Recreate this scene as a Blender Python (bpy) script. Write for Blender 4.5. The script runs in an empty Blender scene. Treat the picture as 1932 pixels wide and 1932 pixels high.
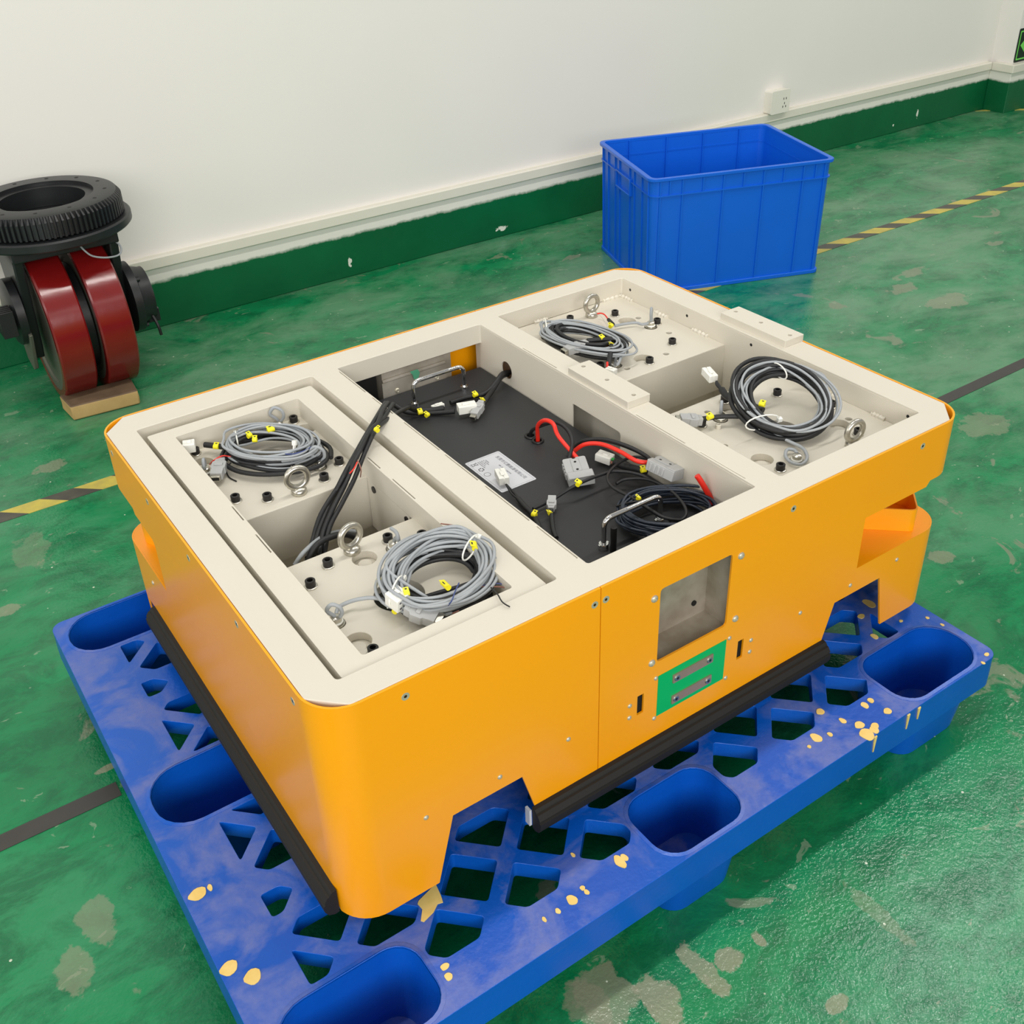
import bpy, bmesh, math, random
from mathutils import Vector, Matrix
from mathutils.geometry import delaunay_2d_cdt
PI = math.pi
S = bpy.context.scene
COL = S.collection
# ------------------------------------------------------------------ camera
cam = bpy.data.objects.new('camera', bpy.data.cameras.new('camera')); COL.objects.link(cam)
cam.data.sensor_width = 36; cam.data.lens = 36*1997.576/1932
cam.data.shift_x = 18.588/1932; cam.data.shift_y = -90.062/1932
cam.data.clip_start = .02
RX = Vector((0.82671, -0.56157, -0.03508)); RZ = Vector((0.46362, 0.71505, -0.52325)).normalized()
RX = (RX - RZ*RX.dot(RZ)).normalized(); UP = RX.cross(RZ)
cam.matrix_world = Matrix(((RX.x, UP.x, -RZ.x, -0.2604), (RX.y, UP.y, -RZ.y, -0.7686), (RX.z, UP.z, -RZ.z, 1.2814), (0, 0, 0, 1)))
S.camera = cam
# ------------------------------------------------------------------ light
S.view_settings.view_transform = 'Standard'; S.view_settings.look = 'None'
S.view_settings.gamma = 1; S.view_settings.use_curve_mapping = False
S.view_settings.exposure = -0.10
w = bpy.data.worlds.new('world'); S.world = w; w.use_nodes = True
w.node_tree.nodes['Background'].inputs[0].default_value = (1.0, .985, .955, 1)
w.node_tree.nodes['Background'].inputs[1].default_value = .38
def area(name, loc, sx, sy, power, col=(1, .97, .92), aim=None):
    d = bpy.data.lights.new(name, 'AREA'); d.shape = 'RECTANGLE'; d.size = sx; d.size_y = sy
    d.energy = power; d.color = col
    o = bpy.data.objects.new(name, d); COL.objects.link(o); o.location = loc
    if aim: o.rotation_euler = (Vector(aim)-Vector(loc)).to_track_quat('-Z', 'Y').to_euler()
    return o
# rows of fluorescent tubes under the hall ceiling, parallel to the wall
for i, (x, y, p) in enumerate(((-1.6, .5, 19), (.6, .5, 27), (2.9, .45, 28), (5.2, .5, 28), (-1.2, -2.8, 6), (1.6, -2.8, 6), (4.4, -2.8, 6))):
    area('tube_light_%d' % i, (x, y, 3.1), 1.5, .10, p)
# soft fill added behind the camera to lift the front; window daylight from left
area('fill_light_near', (-1.2, -4.0, 2.3), 4.2, 1.8, 200, (1, .98, .95), (.6, .2, .4))
area('window_light_left', (-4.4, .2, 2.1), 3.4, 1.8, 62, (1, .96, .95), (0, .3, .4))
# ------------------------------------------------------------------ materials
def lin(c): return tuple(((v/255)/12.92 if v/255 <= .04045 else ((v/255+.055)/1.055)**2.4) for v in c)
class NM:
    def __init__(s, name):
        s.m = bpy.data.materials.new(name); s.m.use_nodes = True; s.t = s.m.node_tree; s.b = s.t.nodes['Principled BSDF']
    def n(s, typ, ins=None, **kw):
        n = s.t.nodes.new(typ)
        for k, v in kw.items(): setattr(n, k, v)
        for k, v in (ins or {}).items(): s.put(n.inputs[k], v)
        return n
    def put(s, sock, v):
        if isinstance(v, bpy.types.NodeSocket): s.t.links.new(v, sock)
        elif hasattr(v, 'outputs'): s.t.links.new(v.outputs[0], sock)
        else:
            if isinstance(v, (tuple, list)) and len(v) == 3 and sock.type == 'RGBA': v = (*v, 1)
            sock.default_value = v
    def mix(s, f, a, b):
        n = s.n('ShaderNodeMix', data_type='RGBA'); s.put(n.inputs[0], f); s.put(n.inputs[6], a); s.put(n.inputs[7], b); return n.outputs[2]
    def noise(s, scale, detail=3, rough=.55, vec=None, dist=0):
        n = s.n('ShaderNodeTexNoise'); n.inputs['Scale'].default_value = scale; n.inputs['Detail'].default_value = detail
        n.inputs['Roughness'].default_value = rough; n.inputs['Distortion'].default_value = dist
        if vec is None: vec = s.n('ShaderNodeNewGeometry').outputs['Position']
        s.put(n.inputs['Vector'], vec); return n.outputs[0]
    def ramp(s, f, *st):
        n = s.n('ShaderNodeValToRGB'); s.put(n.inputs[0], f); e = n.color_ramp.elements
        for i, (p, c) in enumerate(st):
            el = e[i] if i < 2 else e.new(p)
            el.position = p; el.color = (*c, 1) if isinstance(c, (tuple, list)) else (c, c, c, 1)
        return n.outputs[0]
    def math(s, op, a, b=0.0, c=None):
        n = s.n('ShaderNodeMath', operation=op); s.put(n.inputs[0], a); s.put(n.inputs[1], b)
        if c is not None: s.put(n.inputs[2], c)
        return n.outputs[0]
    def bump(s, h, strength=.2, dist=.002):
        n = s.n('ShaderNodeBump'); n.inputs['Strength'].default_value = strength; n.inputs['Distance'].default_value = dist
        s.put(n.inputs['Height'], h); s.t.links.new(n.outputs[0], s.b.inputs['Normal'])
    def set(s, col=None, rough=None, metal=None, spec=None, coat=None):
        if col is not None: s.put(s.b.inputs['Base Color'], col)
        if rough is not None: s.put(s.b.inputs['Roughness'], rough)
        if metal is not None: s.b.inputs['Metallic'].default_value = metal
        if spec is not None: s.b.inputs['Specular IOR Level'].default_value = spec
        if coat is not None: s.b.inputs['Coat Weight'].default_value = coat; s.b.inputs['Coat Roughness'].default_value = .15
        return s.m
def simple(name, rgb, rough=.5, metal=0, var=.06, scale=25, bump=0, bscale=300, spec=.5, coat=None):
    s = NM(name); c = lin(rgb); d = tuple(v*(1-var) for v in c)
    col = s.mix(s.noise(scale), d, c)
    if bump: s.bump(s.noise(bscale, 2), bump, .0006)
    return s.set(col, rough, metal, spec, coat)
M = {}
M['cream'] = simple('cream_powder_coat', (213, 207, 192), .42, var=.05, scale=6, bump=.15, bscale=600)
M['orange'] = simple('orange_powder_coat', (255, 166, 4), .3, var=.03, scale=4, bump=.05, bscale=500, spec=.6)
M['black_coat'] = simple('black_powder_coat', (44, 45, 47), .55, var=.2, scale=400, bump=.35, bscale=700)
M['black'] = simple('black_plastic', (22, 22, 23), .45, var=.25, scale=60)
M['sleeve'] = simple('black_cable_sleeve', (26, 27, 29), .5, var=.3, scale=300, bump=.4, bscale=900)
M['bluecable'] = simple('blue_black_cable', (36, 46, 60), .42, var=.2, scale=100)
M['gcable'] = simple('grey_cable_jacket', (158, 163, 166), .45, var=.1, scale=60)
M['gconn'] = simple('grey_connector_plastic', (172, 173, 172), .5, var=.06, scale=80)
M['white'] = simple('white_nylon', (236, 236, 228), .4, var=.04, scale=80)
M['red'] = simple('red_silicone_wire', (228, 44, 28), .4, var=.08, scale=60)
M['yellow'] = simple('yellow_marker', (240, 228, 30), .45, var=.05, scale=60)
M['wblue'] = simple('blue_wire', (62, 76, 128), .45); M['wbrown'] = simple('brown_wire', (150, 100, 84), .45)
M['wgreen'] = simple('green_wire', (40, 170, 70), .45)
M['bolt'] = simple('black_oxide_bolt', (40, 38, 38), .4, metal=.3, var=.2, scale=300)
M['screwm'] = simple('passivated_screw', (205, 200, 180), .35, metal=.45, var=.1)
M['steel'] = simple('zinc_steel', (200, 196, 184), .28, metal=.9, var=.15, scale=200)
M['chrome'] = simple('chrome', (222, 222, 222), .08, metal=1, var=.02)
s = NM('brushed_steel_box'); st = s.ramp(s.noise(14, 4), (.35, lin((158, 148, 132))), (.7, lin((200, 194, 182)))); M['steelbox'] = s.set(st, .5, .45)
M['green'] = simple('green_plate', (0, 178, 96), .4, var=.04, scale=40)
M['gdot'] = simple('green_dot_film', (84, 166, 130), .5)
M['copper'] = simple('tinned_contact_bar', (178, 150, 132), .35, metal=.4, var=.15, scale=120)
M['dark'] = simple('dark_cavity', (12, 12, 12), .7)
M['bumper'] = simple('black_rubber', (26, 23, 19), .7, var=.35, scale=90, bump=.3, bscale=500)
M['foil'] = simple('white_plastic_edge', (205, 208, 215), .5)
M['castiron'] = simple('black_painted_iron', (30, 32, 34), .4, var=.3, scale=40, bump=.2, bscale=300)
M['castgrey'] = simple('bare_cast_metal', (112, 112, 100), .5, metal=.4, var=.25, scale=40)
M['tread'] = simple('red_polyurethane_tread', (124, 20, 20), .2, var=.2, scale=30, bump=.25, bscale=60, spec=.7)
M['socket'] = simple('white_socket_plastic', (232, 228, 216), .35, var=.03)
M['crate'] = simple('blue_crate_plastic', (8, 100, 218), .35, var=.12, scale=9)
M['label'] = simple('silver_label', (205, 207, 212), .4, var=.03); M['ink'] = simple('grey_ink', (105, 105, 112), .6); M['inkb'] = simple('black_ink', (25, 25, 28), .6)
M['sdark'] = simple('dark_green_sign', (8, 36, 24), .4); M['slime'] = simple('lime_sign_print', (120, 220, 95), .4)
s = NM('splattered_yellow_paint'); M['splat'] = s.set(s.mix(s.noise(60), lin((214, 180, 84)), lin((236, 212, 140))), .5)
# scuffed blue pallet plastic
s = NM('scuffed_blue_pallet_plastic')
g = s.n('ShaderNodeNewGeometry'); sep = s.n('ShaderNodeSeparateXYZ', {0: g.outputs['Normal']})
upf = s.ramp(sep.outputs[2], (.85, 0), (.97, 1))
n1 = s.ramp(s.noise(9, 5, .6, dist=.6), (.44, 0), (.56, 1)); n2 = s.ramp(s.noise(40, 4, .7), (.3, .4), (.7, 1))
wear = s.math('MULTIPLY', s.math('MULTIPLY', n1, n2), upf)
base = s.mix(s.noise(5), lin((4, 72, 170)), lin((8, 92, 198)))
base = s.mix(s.math('MULTIPLY', wear, .9), base, lin((98, 114, 178)))
s.bump(s.noise(120, 4), .25, .002)
M['pallet'] = s.set(base, s.mix(wear, (.28,)*3, (.5,)*3))
# epoxy floor
s = NM('green_epoxy_floor')
g = s.n('ShaderNodeNewGeometry').outputs['Position']
st = s.n('ShaderNodeMapping', {'Vector': g, 'Scale': (1.0, 1.6, 1), 'Rotation': (0, 0, .5)})
a = s.ramp(s.noise(1.7, 6, .62, st), (.32, lin((6, 110, 64))), (.52, lin((14, 130, 78))), (.72, lin((58, 140, 98))))
b = s.ramp(s.noise(7, 8, .75, st, .5), (.46, 0), (.60, .75))
col = s.mix(b, a, lin((4, 92, 56)))
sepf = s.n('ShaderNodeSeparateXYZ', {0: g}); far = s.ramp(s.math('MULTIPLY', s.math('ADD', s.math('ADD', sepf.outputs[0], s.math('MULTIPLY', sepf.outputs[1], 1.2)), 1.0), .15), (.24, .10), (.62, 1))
pale = s.ramp(s.noise(2.4, 7, .68, st, .4), (.42, 0), (.60, 1)); col = s.mix(s.math('MULTIPLY', s.math('MULTIPLY', pale, .62), far), col, lin((112, 152, 120)))  # paler towards the far right: worn patches, with floor glare painted in
sc = s.ramp(s.noise(5.5, 6, .62, g, 1.0), (.64, 0), (.665, 1)); col = s.mix(s.math('MULTIPLY', sc, .75), col, lin((124, 134, 110)))
sc2 = s.ramp(s.noise(19, 4, .6, st, .8), (.665, 0), (.69, 1)); col = s.mix(s.math('MULTIPLY', sc2, .6), col, lin((132, 158, 128)))
wob = s.noise(16, 5, .7)
for cx, cy, rx, ry, am in ((0.254, -0.162, 0.045, 0.06, 0.65), (0.228, -0.157, 0.03, 0.05, 0.6), (0.379, -0.212, 0.02, 0.05, 0.75), (0.418, -0.219, 0.025, 0.02, 0.8), (0.311, -0.208, 0.03, 0.05, 0.8), (0.471, -0.218, 0.01, 0.015, 0.8), (0.484, -0.339, 0.02, 0.012, 0.7), (0.626, -0.280, 0.015, 0.07, 0.3), (0.016, 1.628, 0.05, 0.03, 0.6), (-0.105, 1.295, 0.05, 0.09, 0.3), (2.423, 1.087, 0.08, 0.04, 0.6), (2.453, 0.940, 0.1, 0.05, 0.6), (2.553, 1.149, 0.1, 0.03, 0.6), (1.897, 0.430, 0.09, 0.06, 0.45), (1.373, 0.162, 0.03, 0.03, 0.6), (-0.186, 1.119, 0.04, 0.02, 0.6), (-0.246, 0.325, 0.03, 0.05, 0.5), (-0.292, 0.271, 0.03, 0.05, 0.5), (0.739, 2.370, 0.12, 0.05, 0.35), (2.155, 1.446, 0.09, 0.03, 0.6), (-0.150, 0.599, 0.03, 0.01, 0.8)):
    ddx = s.math('DIVIDE', s.math('SUBTRACT', sepf.outputs[0], cx), rx); ddy = s.math('DIVIDE', s.math('SUBTRACT', sepf.outputs[1], cy), ry)
    dd = s.math('ADD', s.math('ADD', s.math('POWER', ddx, 2.0), s.math('POWER', ddy, 2.0)), s.math('MULTIPLY', wob, 3.2))
    col = s.mix(s.math('MULTIPLY', s.ramp(s.math('MULTIPLY', dd, .4), (.84, 1), (.92, 0)), am), col, lin((138, 140, 116)))
vo = s.n('ShaderNodeTexVoronoi', {'Vector': g, 'Scale': 26.0}); sp = s.ramp(vo.outputs['Distance'], (.045, 1), (.06, 0))
pick = s.ramp(s.noise(6, 2), (.5, 0), (.56, 1)); col = s.mix(s.math('MULTIPLY', sp, pick), col, lin((200, 212, 190)))
hb = s.math('ADD', s.noise(170, 3, .6), s.math('MULTIPLY', s.noise(40, 2), .8))
s.bump(hb, .28, .003)
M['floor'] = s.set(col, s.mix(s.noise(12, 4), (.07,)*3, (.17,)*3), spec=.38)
# painted wall
s = NM('white_wall_paint')
wc = s.mix(s.noise(1.5, 3), lin((229, 226, 220)), lin((236, 233, 227)))
mk = s.ramp(s.noise(7, 5, .7), (.70, 0), (.74, .35)); wc = s.mix(mk, wc, lin((205, 198, 182)))
s.bump(s.noise(60, 3), .1, .002); M['wall'] = s.set(wc, .6)
M['trunk'] = simple('white_trunking', (226, 222, 208), .4, var=.04)
# baseboard: white plaster, green paint below a ragged line, chips
s = NM('green_painted_baseboard')
g = s.n('ShaderNodeNewGeometry').outputs['Position']; sep = s.n('ShaderNodeSeparateXYZ', {0: g})
zz = s.math('ADD', sep.outputs[2], s.math('MULTIPLY', s.noise(22, 4, .7), .02))
ln = s.ramp(s.math('MULTIPLY_ADD', zz, 50.0, -7.2), (.0, 0), (.55, 1))
gc = s.mix(s.noise(6, 4), lin((0, 80, 44)), lin((0, 104, 60)))
chips = s.ramp(s.noise(9, 3, .5), (.735, 0), (.745, 1)); gc = s.mix(chips, gc, lin((200, 222, 206)))
for cx, cz, rx, rz in ((1.745, .03, .05, .016), (1.145, .05, .012, .03), (4.02, .06, .012, .04), (3.86, .035, .012, .012)):
    dx = s.math('DIVIDE', s.math('SUBTRACT', sep.outputs[0], cx), rx); dz = s.math('DIVIDE', s.math('SUBTRACT', sep.outputs[2], cz), rz)
    d = s.math('ADD', s.math('POWER', dx, 2.0), s.math('POWER', dz, 2.0)); d = s.math('ADD', d, s.math('MULTIPLY', s.noise(60, 3, .7), 1.4))
    gc = s.mix(s.ramp(d, (.9, 1), (1.0, 0)), gc, lin((225, 228, 214)))
s.bump(s.noise(40, 4), .3, .003)
M['base'] = s.set(s.mix(ln, gc, lin((232, 230, 220))), .38)
# hazard tape (two lengths, their stripes out of step)
def hazard(name, off):
    s = NM(name)
    g = s.n('ShaderNodeNewGeometry').outputs['Position']; sep = s.n('ShaderNodeSeparateXYZ', {0: g})
    v = s.math('FRACT', s.math('DIVIDE', s.math('ADD', s.math('ADD', sep.outputs[0], s.math('MULTIPLY', sep.outputs[1], 1.15)), off), .1625))
    c = s.ramp(v, (0.53, lin((200, 184, 84))), (.535, lin((74, 72, 66)))); c2 = s.mix(s.ramp(s.noise(30, 4), (.4, 0), (.8, .4)), c, lin((110, 110, 92)))
    return s.set(c2, .45)
M['tape'] = hazard('yellow_black_hazard_tape', -1.7164-2.552+16.25); M['tapeL'] = hazard('yellow_black_hazard_tape_left', -1.7164+.127+16.25)
M['tape2'] = simple('dark_grey_floor_tape', (66, 64, 60), .5, var=.3, scale=30)
s = NM('weathered_wood_block'); sep = s.n('ShaderNodeSeparateXYZ', {0: s.n('ShaderNodeNewGeometry').outputs['Normal']})
wt = s.mix(s.noise(30, 5), lin((74, 58, 42)), lin((120, 98, 74))); wf = s.mix(s.noise(30, 5), lin((170, 138, 84)), lin((198, 168, 112)))
M['wood'] = s.set(s.mix(s.ramp(sep.outputs[2], (.4, 0), (.6, 1)), wf, wt), .7)
# ------------------------------------------------------------------ mesh helpers
WL = {}
def fr(O=(0, 0, 0), U=(1, 0, 0), V=(0, 1, 0)):
    U = Vector(U).normalized(); V = Vector(V); V = (V-U*V.dot(U)).normalized(); return (Vector(O), U, V, U.cross(V))
def pt(F, a, b, c): return F[0]+F[1]*a+F[2]*b+F[3]*c
def inside(p, poly):
    c = False; n = len(poly)
    for i in range(n):
        a, b = poly[i], poly[i-1]
        if (a[1] > p[1]) != (b[1] > p[1]) and p[0] < (b[0]-a[0])*(p[1]-a[1])/(b[1]-a[1])+a[0]: c = not c
    return c
def triang(loops, flat):
    ed = []; k = 0
    for l in loops: ed += [(k+i, k+(i+1) % len(l)) for i in range(len(l))]; k += len(l)
    vs, _, fs, ov, _, _ = delaunay_2d_cdt([Vector(p[:2]) for p in flat], ed, [], 0, 1e-9)
    bb = [(min(p[0] for p in l), max(p[0] for p in l), min(p[1] for p in l), max(p[1] for p in l)) for l in loops]; out = []
    for i, o_ in enumerate(ov):
        if not o_: ov[i] = [len(flat)]; flat.append((vs[i].x, vs[i].y))
    for f in fs:
        q = [ov[i][0] for i in f]; c = (sum(flat[i][0] for i in q)/3, sum(flat[i][1] for i in q)/3)
        if not inside(c, loops[0]): continue
        if any(b[0] < c[0] < b[1] and b[2] < c[1] < b[3] and inside(c, l) for l, b in zip(loops[1:], bb[1:])): continue
        out.append(tuple(q))
    return out
class MB:
    def __init__(s): s.bm = bmesh.new(); s.mi = 0
    def v(s, p): return s.bm.verts.new(p)
    def f(s, vs):
        try: f = s.bm.faces.new(vs); f.material_index = s.mi; return f
        except ValueError: return None
    def box(s, x0, x1, y0, y1, z0, z1, F=None):
        F = F or fr(); P = [s.v(pt(F, x, y, z)) for x in (x0, x1) for y in (y0, y1) for z in (z0, z1)]
        for q in ((0, 1, 3, 2), (4, 6, 7, 5), (0, 4, 5, 1), (2, 3, 7, 6), (0, 2, 6, 4), (1, 5, 7, 3)): s.f([P[i] for i in q])
        return s
    def loft(s, rings, cap0=True, cap1=True, closed=True):
        R = [[s.v(p) for p in r] for r in rings]; n = len(R[0])
        for a, b in zip(R[:-1], R[1:]):
            for i in range(n if closed else n-1): s.f([a[i], a[(i+1) % n], b[(i+1) % n], b[i]])
        if cap0: s.f(R[0][::-1])
        if cap1: s.f(R[-1])
        return s
    def prism(s, poly, holes, t0, t1, F=None):
        F = F or fr(); loops = [list(poly)]+[list(h) for h in holes]
        flat = [p for l in loops for p in l]; tri = triang(loops, flat)
        A = [s.v(pt(F, p[0], p[1], t0)) for p in flat]; B = [s.v(pt(F, p[0], p[1], t1)) for p in flat]
        for t in tri:
            a, b, c = [Vector(flat[i]) for i in t]
            if abs((b-a).cross(c-a)) < 1e-12: continue
            if (b-a).cross(c-a) < 0: t = (t[0], t[2], t[1])
            s.f([B[i] for i in t]); s.f([A[i] for i in reversed(t)])
        k = 0
        for li, l in enumerate(loops):
            n = len(l); ar = sum(l[i][0]*l[(i+1) % n][1]-l[(i+1) % n][0]*l[i][1] for i in range(n))
            fwd = (ar > 0) == (li == 0)
            for i in range(n):
                a, b = k+i, k+(i+1) % n
                if not fwd: a, b = b, a
                s.f([A[a], A[b], B[b], B[a]])
            k += n
        return s
    def cyl(s, p0, p1, r0, r1=None, n=16, cap=True):
        p0 = Vector(p0); p1 = Vector(p1); r1 = r0 if r1 is None else r1; d = (p1-p0).normalized()
        F = fr(p0, d.orthogonal(), d.cross(d.orthogonal()))
        rg = [[pt(F, r*math.cos(2*PI*i/n), r*math.sin(2*PI*i/n), 0)+o for i in range(n)] for r, o in ((r0, Vector()), (r1, p1-p0))]
        return s.loft(rg, cap, cap)
    def lathe(s, prof, F, n=32, cap=True):
        return s.loft([[pt(F, r*math.cos(2*PI*i/n), r*math.sin(2*PI*i/n), z) for i in range(n)] for r, z in prof], cap, cap)
    def tube(s, pts, r, n=8, smooth=5, closed=False):
        P = [Vector(p) for p in pts]
        if smooth > 1: P = catmull(P, smooth, closed)
        m = len(P); T = []
        for i in range(m):
            a = P[(i-1) % m] if closed or i > 0 else P[0]; b = P[(i+1) % m] if closed or i < m-1 else P[-1]
            d = b-a; T.append(d.normalized() if d.length > 1e-9 else Vector((0, 0, 1)))
        N = T[0].orthogonal().normalized(); rings = []
        for i in range(m):
            N = (N-T[i]*N.dot(T[i])); N = N.normalized() if N.length > 1e-6 else T[i].orthogonal().normalized(); Bn = T[i].cross(N)
            rr = r(i/(m-1)) if callable(r) else r
            rings.append([P[i]+(N*math.cos(2*PI*k/n)+Bn*math.sin(2*PI*k/n))*rr for k in range(n)])
        if closed: rings.append(rings[0])
        return s.loft(rings, not closed, not closed)
    def torus(s, c, nrm, R, r, n=28, k=10):
        nrm = Vector(nrm).normalized(); U = nrm.orthogonal().normalized(); V = nrm.cross(U)
        return s.tube([Vector(c)+(U*math.cos(2*PI*i/n)+V*math.sin(2*PI*i/n))*R for i in range(n)], r, k, 1, True)
def catmull(P, k, closed=False):
    out = []; m = len(P)
    for i in range(m if closed else m-1):
        p0 = P[(i-1) % m] if (closed or i > 0) else P[0]; p1 = P[i]; p2 = P[(i+1) % m]; p3 = P[(i+2) % m] if (closed or i+2 < m) else P[-1]
        for j in range(k):
            t = j/k; out.append(.5*((2*p1)+(p2-p0)*t+(2*p0-5*p1+4*p2-p3)*t*t+(3*p1-p0-3*p2+p3)*t**3))
    if not closed: out.append(P[-1])
    return out
def mk(name, mb, mats, parent=None, bev=0, seg=2, ang=.6, origin=None, smooth=True):
    bm = mb.bm; bmesh.ops.remove_doubles(bm, verts=bm.verts, dist=1e-6)
    bmesh.ops.recalc_face_normals(bm, faces=bm.faces)
    co = [v.co for v in bm.verts]
    if origin is None:
        lo = [min(c[i] for c in co) for i in range(3)]; hi = [max(c[i] for c in co) for i in range(3)]
        origin = Vector(((lo[0]+hi[0])/2, (lo[1]+hi[1])/2, lo[2]))
    origin = Vector(origin)
    for v in bm.verts: v.co -= origin
    me = bpy.data.meshes.new(name); bm.to_mesh(me); bm.free()
    for m in (mats if isinstance(mats, (list, tuple)) else [mats]): me.materials.append(M[m] if isinstance(m, str) else m)
    if smooth:
        me.polygons.foreach_set('use_smooth', [True]*len(me.polygons)); me.set_sharp_from_angle(angle=ang)
    o = bpy.data.objects.new(name, me); COL.objects.link(o)
    if bev:
        b = o.modifiers.new('bevel', 'BEVEL'); b.width = bev; b.segments = seg; b.limit_method = 'ANGLE'; b.angle_limit = .7; b.harden_normals = False
    place(o, origin, parent); return o
def place(o, wloc, parent=None):
    WL[o.name] = Vector(wloc)
    if parent: o.parent = parent; o.location = Vector(wloc)-WL[parent.name]
    else: o.location = wloc
def inst(src, name, wloc, parent, rot=None):
    o = bpy.data.objects.new(name, src.data); COL.objects.link(o); place(o, wloc, parent)
    for md in src.modifiers:
        b = o.modifiers.new('bevel', 'BEVEL'); b.width = md.width; b.segments = md.segments; b.limit_method = 'ANGLE'; b.angle_limit = md.angle_limit
    if rot is not None: o.rotation_euler = rot
    return o
def tag(o, label, cat, group=None, kind=None):
    if label: o['label'] = label
    if cat: o['category'] = cat
    if group: o['group'] = group
    if kind: o['kind'] = kind
    return o
def thing(name, label, cat, loc, group=None):
    o = bpy.data.objects.new(name, None); COL.objects.link(o); o.empty_display_size = .05; place(o, loc); return tag(o, label, cat, group)
def rrect(x0, x1, y0, y1, r, k=5, rs=None):
    rs = rs or (r,)*4; out = []
    for (cx, cy, a0), q in zip(((x0, y0, PI), (x1, y0, 1.5*PI), (x1, y1, 0), (x0, y1, .5*PI)), rs):
        cx += q if cx == x0 else -q; cy += q if cy == y0 else -q
        for i in range(k+1): a = a0+PI/2*i/k; out.append((cx+q*math.cos(a), cy+q*math.sin(a)))
    return out
def circ(cx, cy, r, n=24): return [(cx+r*math.cos(2*PI*i/n), cy+r*math.sin(2*PI*i/n)) for i in range(n)]
def roundp(poly, r, k=3):
    out = []; n = len(poly)
    for i in range(n):
        a, b, c = Vector(poly[i-1]), Vector(poly[i]), Vector(poly[(i+1) % n]); u = a-b; v = c-b
        q = min(r, u.length*.35, v.length*.35); u.normalize(); v.normalize(); p = b+u*q; e = b+v*q
        for j in range(k+1):
            t = j/k; w_ = p*(1-t)**2+b*2*t*(1-t)+e*t*t; out.append((w_.x, w_.y))
    return out
T = 0.4976; W = 1.07; D = 0.785; PZ = .1305; DK = .46; BX = .412
# ================================================================== setting
m = MB(); m.box(-3, 8.5, -4, 2.30, -.05, 0)
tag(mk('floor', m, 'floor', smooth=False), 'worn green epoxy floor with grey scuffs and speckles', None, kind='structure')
WY = 2.275
m = MB(); m.box(-3, 4.56, WY, WY+.12, 0, 3.2)
wall = tag(mk('wall_back', m, 'wall', smooth=False), 'off-white painted wall with faint marks', None, kind='structure')
m = MB(); m.box(4.53, 8.5, 2.165, WY+.12, 0, 3.2)
wall2 = tag(mk('wall_right', m, 'wall', smooth=False), 'off-white wall step beyond the corner at the right', None, kind='structure')
m = MB(); m.box(-3, 4.53, WY-.012, WY, 0, .182)
b1 = tag(mk('baseboard_back', m, 'base', bev=.003), 'green painted skirting with chipped spots along the back wall', None, kind='structure')
m = MB(); m.prism([(4.516, WY-.012), (4.516, 2.151), (8.5, 2.151), (8.5, 2.165), (4.53, 2.165), (4.53, WY-.012)], [], 0, .185)
tag(mk('baseboard_right', m, 'base', bev=.003), 'green painted skirting round the wall step at the right', None, kind='structure')
prof = [(0, .182), (-.022, .182), (-.026, .186), (-.026, .214), (-.022, .218), (0, .218)]
m = MB(); F = fr((-3, WY, 0), (0, 1, 0), (0, 0, 1)); m.prism(prof, [], 0, 4.53-.026+3, F)
tag(mk('trim_1', m, 'trunk'), 'white cable trunking along the back wall', None, kind='structure')
m = MB(); m.prism([(4.504, WY-.0255), (4.504, 2.139), (8.5, 2.139), (8.5, 2.165), (4.53, 2.165), (4.53, WY-.0255)], [], .182, .218)
tag(mk('trim_2', m, 'trunk', bev=.003), 'white cable trunking round the wall step', None, kind='structure')
# socket
so = thing('wall_socket', 'white surface-mounted power socket on the wall above the trunking', 'socket', (3.085, WY-.02, .2185))
m = MB(); m.prism(rrect(3.032, 3.132, .2185, .305, .006), [], 0, .034, fr((0, WY, 0), (1, 0, 0), (0, 0, 1))); mk('back_box', m, 'socket', so, bev=.002)
m = MB(); m.prism(rrect(3.03, 3.134, .217, .307, .007), [], .034, .042, fr((0, WY, 0), (1, 0, 0), (0, 0, 1))); fp = mk('face_plate', m, 'socket', so, bev=.002)
m = MB()
for dx, dz, a in ((.088-.02, .055, .0), (.088-.006, .055, 0), (.074, .037, .5), (.066, .024, -.5), (.082, .024, .5)): m.box(3.0285+dx, 3.0315+dx, WY-.0428, WY-.041, .217+dz-.004, .217+dz+.004)
mk('pin_slots', m, 'dark', fp)
# sign
sg = thing('exit_sign', 'dark green sign with lime border and arrow low on the wall step', 'sign', (4.73, 2.165, .222))
FS = fr((4.534, 2.165, .222), (1, 0, 0), (0, 0, 1))
m = MB(); m.prism(rrect(0, .38, 0, .147, .006), [], 0, .003, FS); mk('board', m, 'sdark', sg)
m = MB(); m.prism(rrect(.008, .372, .010, .137, .004), [rrect(.014, .366, .016, .131, .003)], .003, .0036, FS)
m.prism([(.024, .073), (.070, .112), (.070, .092), (.12, .092), (.12, .054), (.070, .054), (.070, .034)], [], .003, .0036, FS); mk('arrow_print', m, 'slime', sg)
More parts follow.
